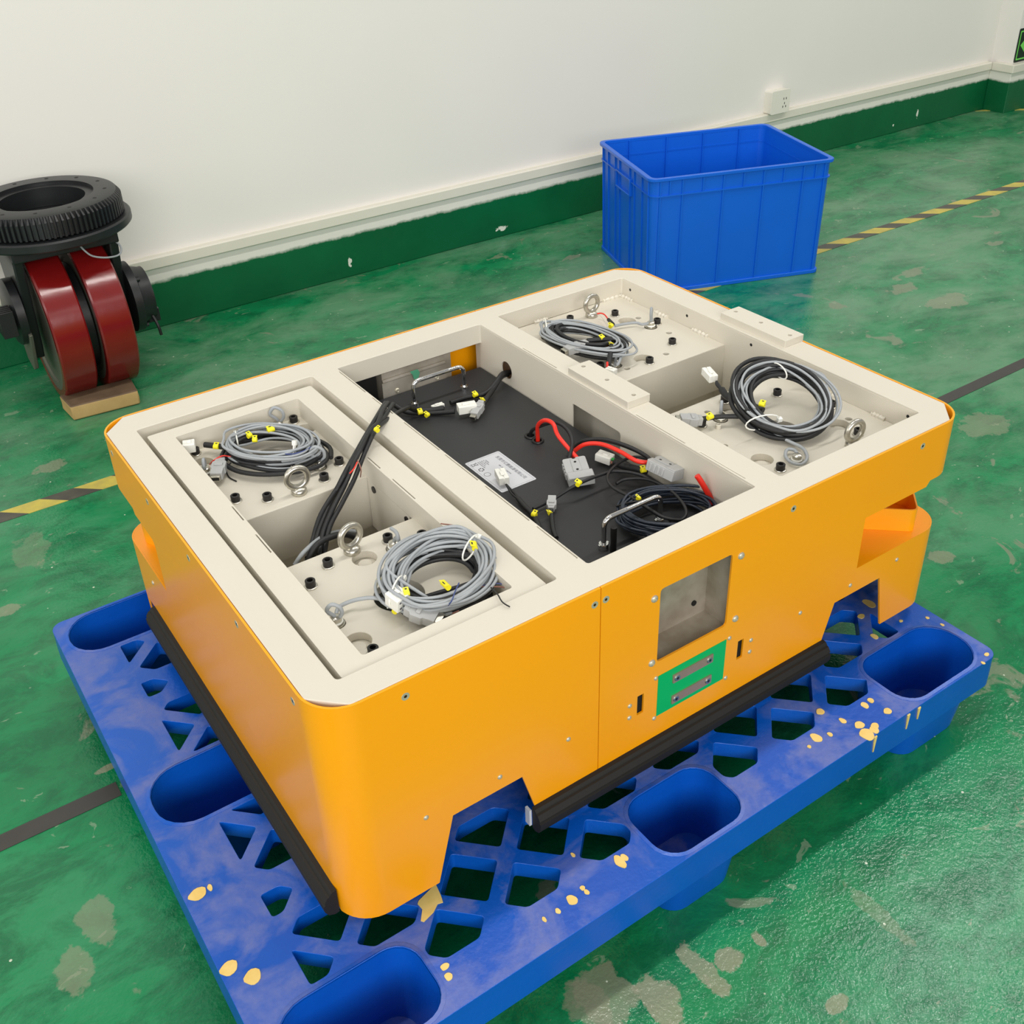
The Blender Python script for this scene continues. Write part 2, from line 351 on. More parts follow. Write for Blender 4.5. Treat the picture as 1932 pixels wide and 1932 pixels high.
# floor tapes
def tape(x0, x1, y0, y1, mat, label, name='floor_tape'):
    m = MB(); m.box(x0, x1, y0, y1, .0001, .0011); return tag(mk(name, m, mat, smooth=False), label, 'tape')
tape(-3, 1.45, 1.4475, 1.4935, 'tapeL', 'yellow and black hazard tape on the floor left of the machine')
tape(1.4505, 8.4, 1.4475, 1.4935, 'tape', 'yellow and black hazard tape running out to the right behind the crate')
m = MB(); m.prism([(-3, .532), (-3, .564), (-.15, .561), (-.15, .529)], [], .0001, .0011); tag(mk('floor_tape', m, 'tape2', smooth=False), 'dark grey floor tape left of the pallet', 'tape')
m = MB(); m.prism([(1.2, .545), (1.2, .577), (4.5, .593), (4.5, .560)], [], .0001, .0011); tag(mk('floor_tape', m, 'tape2', smooth=False), 'dark grey floor tape right of the machine', 'tape')
m = MB(); m.prism([(4.46, 2.262), (4.51, 2.25), (5.4, 1.62), (5.37, 1.57)], [], .0001, .0011); tag(mk('floor_tape', m, 'tape', smooth=False), 'short hazard tape leaving the wall corner at the far right', 'tape')
# ================================================================== pallet
pal = thing('pallet', 'blue plastic lattice pallet spattered with yellow paint under the machine', 'pallet', (.4565, .349, 0))
px0, px1, py0, py1 = -.149, 1.062, -.141, .839; pcx, pcy = .4565, .349
cups = []
for ix, (a, b) in enumerate(((-.131, .055), (.384, .529), (.858, 1.044))):
    for c, d in ((-.132, -.026), (.292, .406), (.724, .830)): cups.append((a, b, c, d, ix))
def clip(poly, nx, ny, k):     # keep nx*x+ny*y >= k
    out = []
    for i in range(len(poly)):
        a, b = poly[i], poly[(i+1) % len(poly)]; da = nx*a[0]+ny*a[1]-k; db = nx*b[0]+ny*b[1]-k
        if da >= 0: out.append(a)
        if (da >= 0) != (db >= 0): t = da/(da-db); out.append((a[0]+(b[0]-a[0])*t, a[1]+(b[1]-a[1])*t))
    return out
def area2(p): return abs(sum(p[i][0]*p[(i+1) % len(p)][1]-p[(i+1) % len(p)][0]*p[i][1] for i in range(len(p))))/2 if len(p) > 2 else 0
def cupr(c, g=0):
    a, b, y0, y1, ix = c; q = .035; o = .05
    rs = {0: (o, q, q, o), 1: (q,)*4, 2: (q, o, o, q)}[ix]
    return rrect(a-g, b+g, y0-g, y1+g, 0, 6, [r+g for r in rs])
holes = []
wins = [(-.067, .98, -.079, .0745), (-.067, .98, .6235, .777), (-.067, .98, .160, .538)]
for xs in ((-.067, -.02), (.933, .98)):
    for ys in ((.093, .131), (.567, .605)): wins.append((*xs, *ys))
for k in range(-2, 14):
    for j in range(-2, 10):
        cx = .045+.117*j+(.0585 if k % 2 else 0); cy = .0585*k; hd = .0435
        for x0, x1, y0, y1 in wins:
            p = [(cx-hd, cy), (cx, cy-hd), (cx+hd, cy), (cx, cy+hd)]
            for q in ((1, 0, x0), (-1, 0, -x1), (0, 1, y0), (0, -1, -y1)): p = clip(p, *q) if len(p) > 2 else p
            for a, b, c, d, ix in cups:
                if len(p) < 3: break
                g = .010; a -= g; b += g; c -= g; d += g; ch = .022
                mx, my = sum(v[0] for v in p)/len(p), sum(v[1] for v in p)/len(p)
                if max(v[0] for v in p) < a or min(v[0] for v in p) > b or max(v[1] for v in p) < c or min(v[1] for v in p) > d: continue
                cand = [(-1, 0, -a), (1, 0, b), (0, -1, -c), (0, 1, d), (1, 1, b+d-ch), (-1, 1, -a+d-ch), (1, -1, b-c-ch), (-1, -1, -a-c-ch)]
                p = max((clip(p, *q) for q in cand), key=area2)
            if area2(p) > 3.2e-4: holes.append(roundp(p, .005))
deck_holes = holes+[cupr(c) for c in cups]
m = MB(); m.prism(rrect(px0, px1, py0, py1, .02), deck_holes, PZ-.026, PZ)
mk('lattice_deck', m, 'pallet', pal, bev=.0022)
m = MB()
o1 = lambda g, z: [(x, y, z) for x, y in rrect(px0-g, px1+g, py0-g, py1+g, .02+g)]
m.loft([o1(-.007, PZ-.0262), o1(-.006, PZ-.058), o1(.001, PZ-.058), o1(.0006, PZ-.026), o1(-.0005, PZ-.006)], False, False); mk('rim', m, 'pallet', pal)
for c in cups:
    a, b, y0, y1, ix = c; cx = (a+b)/2; cy = (y0+y1)/2
    def ring(g, z, tp):
        return [(cx+(x-cx)*(1-tp), cy+(y-cy)*(1-tp*.8), z) for x, y in cupr(c, g)]
    m = MB(); m.loft([ring(.001, PZ+.0012, 0), ring(.006, PZ+.0004, 0), ring(.0062, PZ-.03, .02), ring(.003, .0005, .17), ring(-.003, .0005, .17), ring(-.001, .008, .16), ring(-.0005, PZ-.002, .0)], False, False)
    bt = ring(-.001, .008, .16); m.loft([bt, [(x, y, .0075) for x, y, z in bt]], True, True)
    mk('foot', m, 'pallet', pal, ang=.9)
# paint spots
rnd = random.Random(4); m = MB()
spots = [(0.7592, -0.1339, 0.1318)+(.011,), (0.7752, -0.1340, 0.1318)+(.007,), (0.7405, -0.0637, 0.1318)+(.006,), (0.6960, -0.0953, 0.1318)+(.008,), (0.8034, -0.0935, 0.1318)+(.006,), (0.8206, -0.1210, 0.1318)+(.006,), (0.8182, -0.0921, 0.1318)+(.005,), (0.7656, -0.1152, 0.1318)+(.007,), (0.7817, -0.1296, 0.1318)+(.006,), (0.7525, -0.0952, 0.1318)+(.005,),
 (1.0437, -0.1317, 0.1318)+(.004,), (1.0222, -0.1401, 0.1318)+(.003,), (1.0033, -0.0013, 0.1318)+(.003,), (1.0441, -0.0217, 0.1318)+(.003,), (1.0487, -0.0467, 0.1318)+(.003,), (0.3319, -0.0944, 0.1318)+(.008,), (0.3405, -0.0926, 0.1318)+(.005,), (0.2477, -0.1030, 0.1318)+(.007,), (0.2686, -0.0974, 0.1318)+(.0035,), (0.2696, -0.1047, 0.1318)+(.0035,), (0.2244, -0.1055, 0.1318)+(.0035,), (0.2038, -0.1052, 0.1318)+(.003,), (0.0721, -0.0874, 0.1318)+(.005,), (0.0690, -0.1007, 0.1318)+(.005,), (0.2893, -0.0508, 0.1318)+(.003,),
 (-0.1311, 0.1791, 0.1318)+(.010,), (-0.1150, 0.1790, 0.1318)+(.004,), (-0.1371, 0.0593, 0.1318)+(.010,), (-0.1182, 0.0327, 0.1318)+(.010,), (0.7166, -0.1027, 0.1318)+(.004,), (0.6749, -0.1014, 0.1318)+(.003,), (0.9980, 0.0588, 0.1318)+(.010,), (0.9614, 0.0449, 0.1318)+(.006,), (0.9385, -0.0007, 0.1318)+(.006,)]
for x, y, z, r in spots:
    F = fr((x, y, PZ-.0002+rnd.uniform(0, .0004))); ph = rnd.random()*6; k = rnd.uniform(.75, 1.2)
    pts_ = [(r*k*(1+.12*math.sin(3*t+ph))*math.cos(t), r/k*(1+.1*math.sin(2*t+ph))*math.sin(t)) for t in [2*PI*i/14 for i in range(14)]]
    m.prism(pts_, [], 0, .0009, F)
big = [(0.0919, 0.0071, 0.1305), (0.1068, 0.0114, 0.1305), (0.1219, 0.0158, 0.1305), (0.1185, -0.0026, 0.1305), (0.1155, -0.0126, 0.1305), (0.1090, -0.0107, 0.1305), (0.0985, -0.0178, 0.1305), (0.0822, -0.0223, 0.1305), (0.0798, -0.0188, 0.1305), (0.0896, -0.0059, 0.1305), (0.0886, 0.0040, 0.1305)]
m.prism([(p[0], p[1]) for p in big], [], PZ-.0002, PZ+.0008)
for (u, v, L) in (((0.7695, -0.1436, 0.1305), 0, .03), ((0.8434, -0.2152, 0.1305), 0, .028), ((0.8677, -0.2204, 0.1305), 0, .022)):
    x = u[0]; m.loft([[(x-.003, py0-.0015, PZ-.004), (x+.003, py0-.0015, PZ-.004), (x+.003, py0+.002, PZ-.001), (x-.003, py0+.002, PZ-.001)], [(x-.001, py0-.0018, PZ-.004-L), (x+.001, py0-.0018, PZ-.004-L), (x+.001, py0+.002, PZ-.004-L), (x-.001, py0+.002, PZ-.004-L)]])
tag(mk('paint_spots', m, 'splat', pal), 'dried yellow paint drips', None, kind='stuff')
# ================================================================== machine
agv = thing('transport_vehicle_chassis', 'open orange and cream automated vehicle chassis on the blue pallet', 'machine', (W/2, D/2, PZ))
# cream top frame
ch = .036
outer = [(.004+ch, .004), (W-.004-ch, .004), (W-.004, .004+ch), (W-.004, D-.004-ch), (W-.004-ch, D-.004), (.004+ch, D-.004), (.004, D-.004-ch), (.004, .004+ch)]
ops = [rrect(.0445, .340, .0455, .727, .005), rrect(.387, .674, .047, .727, .004), rrect(.719, 1.014, .045, .737, .004)]
def slit(x, y0, y1, w_=.0009): return [(x-w_, y0), (x+w_, y0), (x+w_, y1), (x-w_, y1)]
slits = [slit(.3842, a, b) for a, b in ((.62, .716), (.53, .599), (.391, .497), (.289, .377), (.166, .272), (.064, .151))]
slits += [slit(.6775, a, b) for a, b in ((.50, .60), (.19, .30), (.07, .16))]
m = MB(); m.prism(outer, ops+slits, T-.037, T); mk('top_frame', m, 'cream', agv, bev=.0018)
# ledges and compartment walls under the frame
m = MB()
m.box(.042, .343, .700, .745, T-.060, T-.0375); m.box(.325, .343, .04, .72, T-.060, T-.0375); m.box(.030, .0565, .04, .72, T-.075, T-.0375)
mk('ledge', m, 'cream', agv)
def wallp(name, poly, holes_, t0, t1, F, mat='cream', par=agv, bev=0): m = MB(); m.prism(poly, holes_, t0, t1, F); return mk(name, m, mat, par, bev=bev)
FX = fr((0, 0, 0), (0, 1, 0), (0, 0, 1))      # a = y, b = z, c = x
wallp('compartment_wall', [(.040, .2), (.745, .2), (.745, T-.0036), (.040, T-.0036)], [], .3840, .3874, FX)
wallp('compartment_wall', [(.040, .2), (.745, .2), (.745, T-.0036), (.040, T-.0036)], [circ(.645, .437, .0165), roundp([(.329, .36), (.453, .36), (.453, .4525), (.329, .4525)], .006)], .6736, .6765, FX)
wallp('compartment_wall', [(.040, .2), (.745, .2), (.745, T-.0036), (.040, T-.0036)], [], .7160, .7194, FX)
wallp('compartment_wall', [(.225, .2), (.745, .2), (.745, T-.0036), (.040, T-.0036), (.040, .41), (.225, .41)], [], 1.0136, 1.0170, FX)
wallp('compartment_wall', [(.040, .2), (.745, .2), (.745, T-.0372), (.040, T-.0372)], [], .340, .3433, FX)
wallp('compartment_wall', [(.040, .2), (.56, .2), (.56, .41), (.745, .41), (.745, T-.076), (.040, T-.076)], [], .041, .0443, FX)
for a_, b_ in ((.046, .339), (.7195, 1.0135)):
    m = MB(); m.box(a_, b_, .05, .72, .2, .204); mk('bottom_plate', m, 'cream', agv)
# inner module frame (left)
zi = T-.004
m = MB(); m.prism(rrect(.0525, .326, .0475, .704, .004), [rrect(.0875, .290, .068, .6755, .004)]+[slit(.0845, a, b) for a, b in ((.31, .36), (.40, .442))]+[slit(.2935, a, b) for a, b in ((.306, .37), (.405, .445))], zi-.036, zi)
inner = mk('module_frame', m, 'cream', agv, bev=.0018)
# deck plates
def cc(x, y, r, n=20): return circ(x, y, r, n)
def deck(x0, x1, y0, y1, hs, name='deck_plate'):
    m = MB(); m.prism([(x0, y0), (x1, y0), (x1, y1), (x0, y1)], hs, DK-.012, DK); return mk(name, m, 'cream', agv, bev=.0008)
def polar(c, r, d): return (c[0]+r*math.cos(math.radians(d)), c[1]+r*math.sin(math.radians(d)))
cLB, cLF, cRB, cRF = (.192, .584), (.192, .176), (.860, .590), (.862, .177)
dLB = deck(.080, .299, .4475, .679, [cc(*cLB, .032, 36)]+[cc(*p, .0165) for p in ((.109, .634), (.279, .634))]+[cc(*p, .011) for p in ((.248, .676-.012), (.246, .513), (.102, .601))])
dLF = deck(.080, .299, .0485, .3125, [cc(*cLF, .032, 36)]+[cc(*p, .0165) for p in ((.193, .270), (.110, .129), (.273, .129))]+[cc(*p, .011) for p in ((.104, .173), (.235, .266))])
dRB = deck(.7195, 1.0135, .4495, .744, [cc(*cRB, .032, 36)]+[cc(*p, .0165) for p in ((.945, .638), (.863, .497))]+[cc(*p, .012) for p in ((.961, .589), (.808, .506))]+[cc(*p, .0055, 12) for p in ((.97, .635), (.97, .549), (.907, .486), (.816, .484))])
dRF = deck(.7195, 1.0135, .046, .3175, [cc(*cRF, .032, 36)]+[cc(*p, .0165) for p in ((.948, .134), (.780, .133), (.855, .272))]+[cc(*p, .012) for p in ((.964, .175), (.815, .099), (.816, .257))]+[cc(*p, .0055, 12) for p in ((.817, .286), (.973, .137), (.764, .195))])
p = (0.7931, 0.2382, 0.4600); m = MB(); m.cyl((p[0], p[1], DK), (p[0], p[1], DK+.006), .0042, n=12); m.torus((p[0], p[1], DK+.0065), (0, 0, 1), .0036, .0012, 12, 6); mk('stud', m, 'cream', dRF, ang=.9)
# seats under the large holes, pit end walls
for d_, hs in ((dLB, ((.109, .634), (.279, .634))), (dLF, ((.193, .270), (.110, .129), (.273, .129))), (dRB, ((.945, .638), (.863, .497))), (dRF, ((.948, .134), (.780, .133), (.855, .272)))):
    for x, y in hs:
        m = MB(); m.prism(circ(x, y, .020), [circ(x, y, .006, 12)], DK-.0165, DK-.0122); m.lathe([(.006, DK-.0122), (.010, DK-.0122), (.009, DK-.0085), (.005, DK-.0085)], fr((x, y, 0)), 14)
        mk('pad', m, 'cream', d_)
for x0, x1, ya, s_ in ((.0445, .340, .4475, 1), (.0445, .340, .3125, -1), (.7192, 1.0138, .4495, 1), (.7192, 1.0138, .3175, -1)):
    m = MB(); ya -= s_*.0003; y1 = ya+s_*.004; m.box(x0, x1, min(ya, y1), max(ya, y1), .372, DK-.0012)
    y2 = ya+s_*.018; m.box(x0, x1, min(y1, y2), max(y1, y2), .372, .375); m.box(x0, x1, min(y2, y2+s_*.003), max(y2, y2+s_*.003), .205, .375)
    mk('pit_wall', m, 'cream', agv)
m = MB(); m.box(.2902, .2932, .322, .446, .372, zi-.0365); hw = mk('side_plate', m, 'cream', agv)
for y_ in (.427, .330):
    m = MB(); m.cyl((.2902, y_, .447), (.2885, y_, .447), .0055, n=12); mk('screw', m, 'bolt', hw)
for sd in (1.0142,):
    for _, y_, z_ in ((1.0140, 0.7113, 0.4807), (1.0140, 0.5497, 0.4813), (1.0140, 0.3878, 0.4820), (1.0140, 0.2247, 0.4827), (1.0140, 0.0627, 0.4828)):
        m = MB(); m.cyl((1.0133, y_, z_), (1.0140, y_, z_), .0028, n=10); mk('screw_hole', m, 'dark', agv)
# weld beads and mounting blocks
rnd = random.Random(3)
for pts_ in (((.735, .736), (.76, .736)), ((.965, .736), (1.008, .736)), ((1.011, .70), (1.011, .735)), ((1.011, .60), (1.011, .635)), ((1.011, .49), (1.011, .53)), ((1.0115, .19), (1.0115, .225)), ((.80, .736), (.83, .736)), ((1.0115, .10), (1.0115, .125))):
    (xa, ya), (xb, yb) = pts_; n = 6
    m = MB(); m.tube([(xa+(xb-xa)*i/n+rnd.uniform(-.001, .001), ya+(yb-ya)*i/n, DK+.001) for i in range(n+1)], lambda t: .0045*(1+.25*math.sin(t*25)), 7, 3); mk('weld_bead', m, 'cream', agv)
for i in range(8):
    pass
def block(x0, x1, y0, y1, hy, hx):
    m = MB(); m.prism(rrect(x0, x1, y0, y1, .002), [circ(hx, y, .0038, 12) for y in hy], T-.0005, T+.012); b = mk('mounting_block', m, 'cream', agv, bev=.0012); return b
block(.6775, .7225, .318, .470, (.466-.008, .397, .332), .7005); block(1.024, 1.069, .322, .476, (.463, .402, .335), 1.0485)
# ------------------------------------------------------------------ bolts, eye bolts, sensors
def bolt_mb():
    m = MB(); m.lathe([(.0088, 0), (.0088, .0012), (.0080, .0018), (.0055, .0018)], fr(), 18, False)
    m.mi = 1; m.lathe([(.0066, .0018), (.0067, .0100), (.0060, .0106), (.0038, .0106)], fr(), 20, False)
    m.lathe([(.0038, .0106), (.0038, .0055)], fr(), 6, False); m.box(-.0034, .0034, -.0034, .0034, .005, .0054); return m
bolt0 = None
def bolts(plate, pts_):
    global bolt0
    for x, y in pts_:
        if bolt0 is None: bolt0 = mk('socket_head_bolt', bolt_mb(), ['steel', 'bolt'], plate, origin=(0, 0, 0), ang=.7); place(bolt0, (x, y, DK), plate)
        else: inst(bolt0, 'socket_head_bolt', (x, y, DK), plate, (0, 0, x*40))
bolts(dLB, ((.110, .666), (.274, .665), (.274, .503), (.236, .476), (.147, .477), (.109, .502)))
bolts(dLF, ((.110, .257), (.147, .283), (.236, .284), (.276, .262), (.114, .098), (.274, .100)))
bolts(dRB, ((.860, .703), (.942, .670), (.979, .592), (.942, .509), (.860, .476), (.780, .512), (.776, .670), (.744, .590)))
bolts(dRF, ((.861, .294), (.944, .259), (.981, .179), (.945, .096), (.778, .259), (.778, .096)))
def eyebolt(plate, x, y, rot):
    m = MB(); m.lathe([(.0105, 0), (.0115, .0015), (.0115, .006), (.0095, .0085), (.006, .011)], fr(), 20)
    m.torus((0, 0, .0262), (math.cos(rot), math.sin(rot), 0),   .0156, .0045, 36, 12)
    e = mk('eye_bolt', m, 'steel', plate, origin=(0, 0, 0), ang=.9); place(e, (x, y, DK), plate)
eyebolt(dLB, .191, .466, -1.65); eyebolt(dLF, .186, .291, -1.4); eyebolt(dRB, .905, .695, -1.5); eyebolt(dRF, .912, .078, -1.65)
def sensor(plate, x, y, loop, h=.008):
    m = MB(); m.mi = 1; m.lathe([(.0105, .0), (.0105, .003), (.007, .003), (.007, h+.004), (.004, h+.006)], fr((x, y, DK-.002)), 6 if h > .02 else 14)
    m.mi = 2; m.torus((x, y, DK+.0035), (0, 0, 1), .007, .0016, 14, 6)
    m.mi = 0; m.tube([(x, y, DK+h)]+loop, .0026, 8, 6)
    mk('proximity_sensor', m, ['gcable', 'steel', 'white'], plate, ang=.9)
def loopv(x, y, h, dx, dy, R=.012):     # upright loop leaning along (dx, dy)
    return [(x-dx*R*.2, y-dy*R*.2, DK+h+R*.6), (x-dx*R*1.0, y-dy*R*1.0, DK+h+R*1.4), (x-dx*R*.3, y-dy*R*.3, DK+h+R*2.3), (x+dx*R*.7, y+dy*R*.7, DK+h+R*1.8), (x+dx*R*.8, y+dy*R*.8, DK+h+R*.8), (x+dx*.1*R, y+dy*.1*R, DK+h)]
sensor(dLB, .248, .664, loopv(.248, .664, .008, .8, -.5)); sensor(dLB, .246, .513, loopv(.246, .513, .008, .8, -.5)); sensor(dLB, .102, .601, loopv(.102, .601, .004, .4, .9, .009))
sensor(dLF, .104, .173, loopv(.104, .173, .006, .8, -.5, .010)+[(.112, .183, DK+.012), (0.1265, 0.1867, 0.4720), (0.1414, 0.1799, 0.4750), (0.1559, 0.1732, 0.4740), (0.1686, 0.1636, 0.4700)])
sensor(dLF, .235, .266, [(.237, .262, DK+.018), (0.2331, 0.2466, 0.4840), (0.2359, 0.2561, 0.4900), (0.2363, 0.2714, 0.4880)])
sensor(dRB, .961, .589, loopv(.961, .589, .010, .25, .2, .012)+[(0.9450, 0.5931, 0.4680), (0.9398, 0.6064, 0.4680), (0.9215, 0.6150, 0.4680), (0.9016, 0.6216, 0.4670)])
sensor(dRB, .808, .506, [(0.7926, 0.4818, 0.4750), (0.8126, 0.4949, 0.4800), (0.8296, 0.5083, 0.4820), (0.8321, 0.5199, 0.4820), (0.8230, 0.5188, 0.4760), (0.7956, 0.4923, 0.4680)])
sensor(dRF, .964, .175, [(0.9770, 0.1944, 0.4700), (0.9727, 0.1966, 0.4800), (0.9796, 0.1928, 0.4860), (0.9956, 0.2053, 0.4900), (1.0010, 0.2218, 0.4950), (0.9950, 0.2386, 0.4950), (0.9841, 0.2526, 0.4900), (0.9724, 0.2620, 0.4880)])
sensor(dRF, .815, .099, [(0.8140, 0.0960, 0.4680), (0.8250, 0.1122, 0.4680), (0.8187, 0.1208, 0.4680), (0.8042, 0.1113, 0.4670), (0.7983, 0.0954, 0.4660), (0.8059, 0.0822, 0.4660), (0.8245, 0.0882, 0.4670), (0.8387, 0.1093, 0.4680), (0.8371, 0.1338, 0.4690), (0.8318, 0.1591, 0.4730), (0.8326, 0.1842, 0.4780)])
sensor(dRF, .816, .257, loopv(.816, .257, .006, .25, .2, .011))
# ------------------------------------------------------------------ skirt panels
R_ = .05; x0s = .37
A1 = 1.02-x0s; A2 = A1+R_*PI/2; A3 = A2+D-2*R_; A4 = A3+R_*PI/2; A5 = A4+(1.02-.70)
def wrap(s_, z, t):      # t = depth inwards
    if s_ < A1: return Vector((x0s+s_, t, z))
    if s_ < A2: a = (s_-A1)/R_; r = R_-t; return Vector((1.02+r*math.sin(a), R_-r*math.cos(a), z))
    if s_ < A3: return Vector((W-t, R_+s_-A2, z))
    if s_ < A4: a = (s_-A3)/R_; r = R_-t; return Vector((1.02+r*math.cos(a), D-R_+r*math.sin(a), z))
    return Vector((1.02-(s_-A4), D-t, z))
bot = [(.0006, .19), (.433, .19), (.451, .2565), (.553, .2565), (.577, .152), (.715, .152), (.716, .19), (A3-.014, .19), (A3+.014, .152), (1.442+.120, .152), (1.442+.147, .2565), (1.442+.249, .2565), (1.442+.267, .19), (A5-.0006, .19)]
notch = [(.491, .303), (.8885, .303), (.8885, .385), (.88, .394), (.80, .394), (.795, .403), (.635, .403), (.628, .394), (.491, .394)]
opening = roundp([(.096, .329), (.2205, .329), (.2205, .450), (.096, .450)], .006)
slots_ = [[(x, .252), (x+.011, .252), (x+.011, .286), (x, .286)] for x in (.065, .248)]
def skirt(rot):
    bm_ = MB(); bm_.prism(bot+[(A5-.0006, T), (.0006, T)], [notch, opening]+slots_, 0, .003, fr())
    # the flat pattern carries depth in z; bend it round the corners
    for a, b in ((A1, A2), (A3, A4)):
        for i in range(11):
            s_ = a+(b-a)*i/10; g = bm_.bm.verts[:]+bm_.bm.edges[:]+bm_.bm.faces[:]
            bmesh.ops.bisect_plane(bm_.bm, geom=g, dist=1e-7, plane_co=(s_, 0, 0), plane_no=(1, 0, 0))
    for v in bm_.bm.verts:
        p = wrap(v.co.x, v.co.y, v.co.z)
        if rot: p = Vector((W-p.x, D-p.y, p.z))
        v.co = p
    sk = mk('skirt_panel', bm_, 'orange', agv, ang=.5)
    q = (lambda p: Vector((W-p[0], D-p[1], p[2]))) if rot else (lambda p: Vector(p))
    # screws
    def out(s_, z, t=0): return q(wrap(s_, z, t))
    def scr(s_, z, kind):
        o = out(s_, z, .0004); n = (out(s_, z, -1)-out(s_, z, 0)).normalized(); F = fr(o, n.cross(Vector((0, 0, 1))), (0, 0, 1)); F = (F[0], F[1], F[2], n)
        m = MB()
        if kind == 'flat': m.lathe([(.0053, 0), (.0050, .0007), (.0022, .0005)], F, 16, False); m.mi = 1; m.lathe([(.0022, .0005), (.0019, .0003)], F, 6)
        else:
            r = .0056 if kind == 'big' else .0036; m.lathe([(r, 0), (r*.96, r*.25), (r*.75, r*.5), (r*.4, r*.62), (r*.3, r*.3)], F, 16)
        mk('countersunk_screw' if kind == 'flat' else 'pan_head_screw', m, ['screwm', 'bolt'], sk, ang=1.2)
    for s_ in (.008, .329, .598): scr(s_, .4765, 'flat')
    for y_ in (.067, .233, .398, .561, .719): scr(A2+y_-R_, .4765, 'flat')
    for x_ in (.102, .361): scr(1.442+x_, .4765, 'flat')
    for x_ in (.111, .216, .321): scr(1.442+x_, .278, 'small')
    for x_ in (.744, .852, .959): scr(x_-x0s, .2755, 'small')
    scr(A2+.124-R_, .265, 'small')
    for x_, z_ in ((.456, .440), (.606, .440), (.607, .333), (.457, .333)): scr(x_-x0s, z_, 'big')
    for x_, z_ in ((.466, .3015), (.5995, .302), (.5995, .2285), (.4665, .2285), (.422, .277), (.422, .2555), (.644, .2755), (.644, .254)): scr(x_-x0s, z_, 'small')
    # steel recess behind the opening
    m = MB(); a0, a1, b0, b1, dp = .088, .2285, .319, .456, .050
    def P3(s_, z, t): return out(s_, z, t)
    def quad(*c): m.f([m.v(p) for p in c])
    t0 = .0032
    quad(P3(a0, b0, dp), P3(a1, b0, dp), P3(a1, b1, dp), P3(a0, b1, dp)); quad(P3(a0, b0, t0), P3(a1, b0, t0), P3(a1, b0, dp), P3(a0, b0, dp))
    quad(P3(a0, b1, t0), P3(a1, b1, t0), P3(a1, b1, dp), P3(a0, b1, dp)); quad(P3(a0, b0, t0), P3(a0, b0, dp), P3(a0, b1, dp), P3(a0, b1, t0)); quad(P3(a1, b0, t0), P3(a1, b0, dp), P3(a1, b1, dp), P3(a1, b1, t0))
    rc = mk('recess_box', m, 'steelbox', agv, smooth=False); sm = rc.modifiers.new('solid', 'SOLIDIFY'); sm.thickness = .0015; sm.offset = 0
    m = MB(); px_ = (0.5755, 0.0500, 0.3434); c_ = out(px_[0]-x0s, px_[2], dp-.0002); n = (out(px_[0]-x0s, px_[2], 0)-c_).normalized(); m.cyl(c_, c_+n*.0022, .0042, n=14); mk('drain_hole', m, 'dark', rc)
    # charging contacts below it
    m = MB(); F = fr(out(.100, .2305, .0006), out(1.0, 0, 0)-out(.5, 0, 0) if False else (out(.2, .3, 0)-out(.1, .3, 0)), (0, 0, 1))
    n = (out(.1, .3, -1)-out(.1, .3, 0)).normalized(); F = (F[0], F[1], F[2], n)
    m.prism([(0, 0), (.1235, 0), (.1235, .0725), (0, .0725)], [], 0, .0014, F); gp = mk('contact_plate', m, 'green', agv); gp['label'] = 'green contact plate'
    for zb in (.0085, .0465):
        m = MB(); m.prism(rrect(.0255, .0985, zb, zb+.0145, .001), [], .0014, .0032, F); br = mk('contact_bar', m, 'copper', gp)
        for xs in (.0325, .0915):
            m = MB(); m.cyl(pt(F, xs, zb+.0073, .0032), pt(F, xs, zb+.0073, .0046), .0052, .0044, 16); m.mi = 1; m.cyl(pt(F, xs, zb+.0073, .0046), pt(F, xs, zb+.0073, .0048), .0022, n=6); br2 = mk('contact_screw', m, ['steel', 'bolt'], gp, ang=.8)
    # black brackets behind the slots, lidar pocket
    m = MB()
    for s_ in (.060, .243): 
        for a in ((.0035,),): m.loft([[P3(s_, .246, .004), P3(s_+.022, .246, .004), P3(s_+.022, .292, .004), P3(s_, .292, .004)], [P3(s_, .246, .012), P3(s_+.022, .246, .012), P3(s_+.022, .292, .012), P3(s_, .292, .012)]])
    mk('slot_backing', m, 'dark', agv)
    m = MB(); arc = [(1.02+.047*math.sin(a), .05-.047*math.cos(a)) for a in [PI/2*i/8 for i in range(9)]]
    poly = [(.850, .0032)]+arc+[(1.0668, .222), (1.01, .19), (.885, .060)]
    poly = [tuple(q((x, y, 0)))[:2] for x, y in poly]
    m.prism(poly, [], .300, .303); mk('pocket_floor', m, 'orange', agv)
    m = MB(); m.prism(poly, [], .4035, .4065); mk('pocket_roof', m, 'orange', agv)
    st_ = roundp([(.935, .074), (1.006, .0085), (1.057, .060), (1.040, .100)], .012, 4)[4:-4]
    st_ = [Vector((x, y)) for x, y in st_]; inn = []
    for i, p in enumerate(st_):
        a = st_[max(i-1, 0)]; b = st_[min(i+1, len(st_)-1)]; d = (b-a).normalized(); inn.append(p+Vector((-d.y, d.x))*.0025)
    m = MB(); m.prism([tuple(q((p.x, p.y, 0)))[:2] for p in list(st_)+inn[::-1]], [], .3032, .343); mk('guard_strip', m, 'orange', agv, ang=.5)
    m = MB(); m.loft([[q(p) for p in ((.875, .040, .303), (.995, .155, .303), (.995, .155, .404), (.875, .040, .404))], [q(p) for p in ((.873, .042, .303), (.993, .157, .303), (.993, .157, .404), (.873, .042, .404))]]); mk('pocket_wall', m, 'orange', agv)
    # rubber bumpers
    prof = [(0, .153), (-.006, .152), (-.014, .156), (-.0185, .165), (-.0185, .1745), (-.0162, .1755), (-.0160, .1775), (-.0172, .1790), (-.0125, .1860), (-.0095, .1868), (-.0090, .1885), (-.0060, .1915), (0, .1925)]
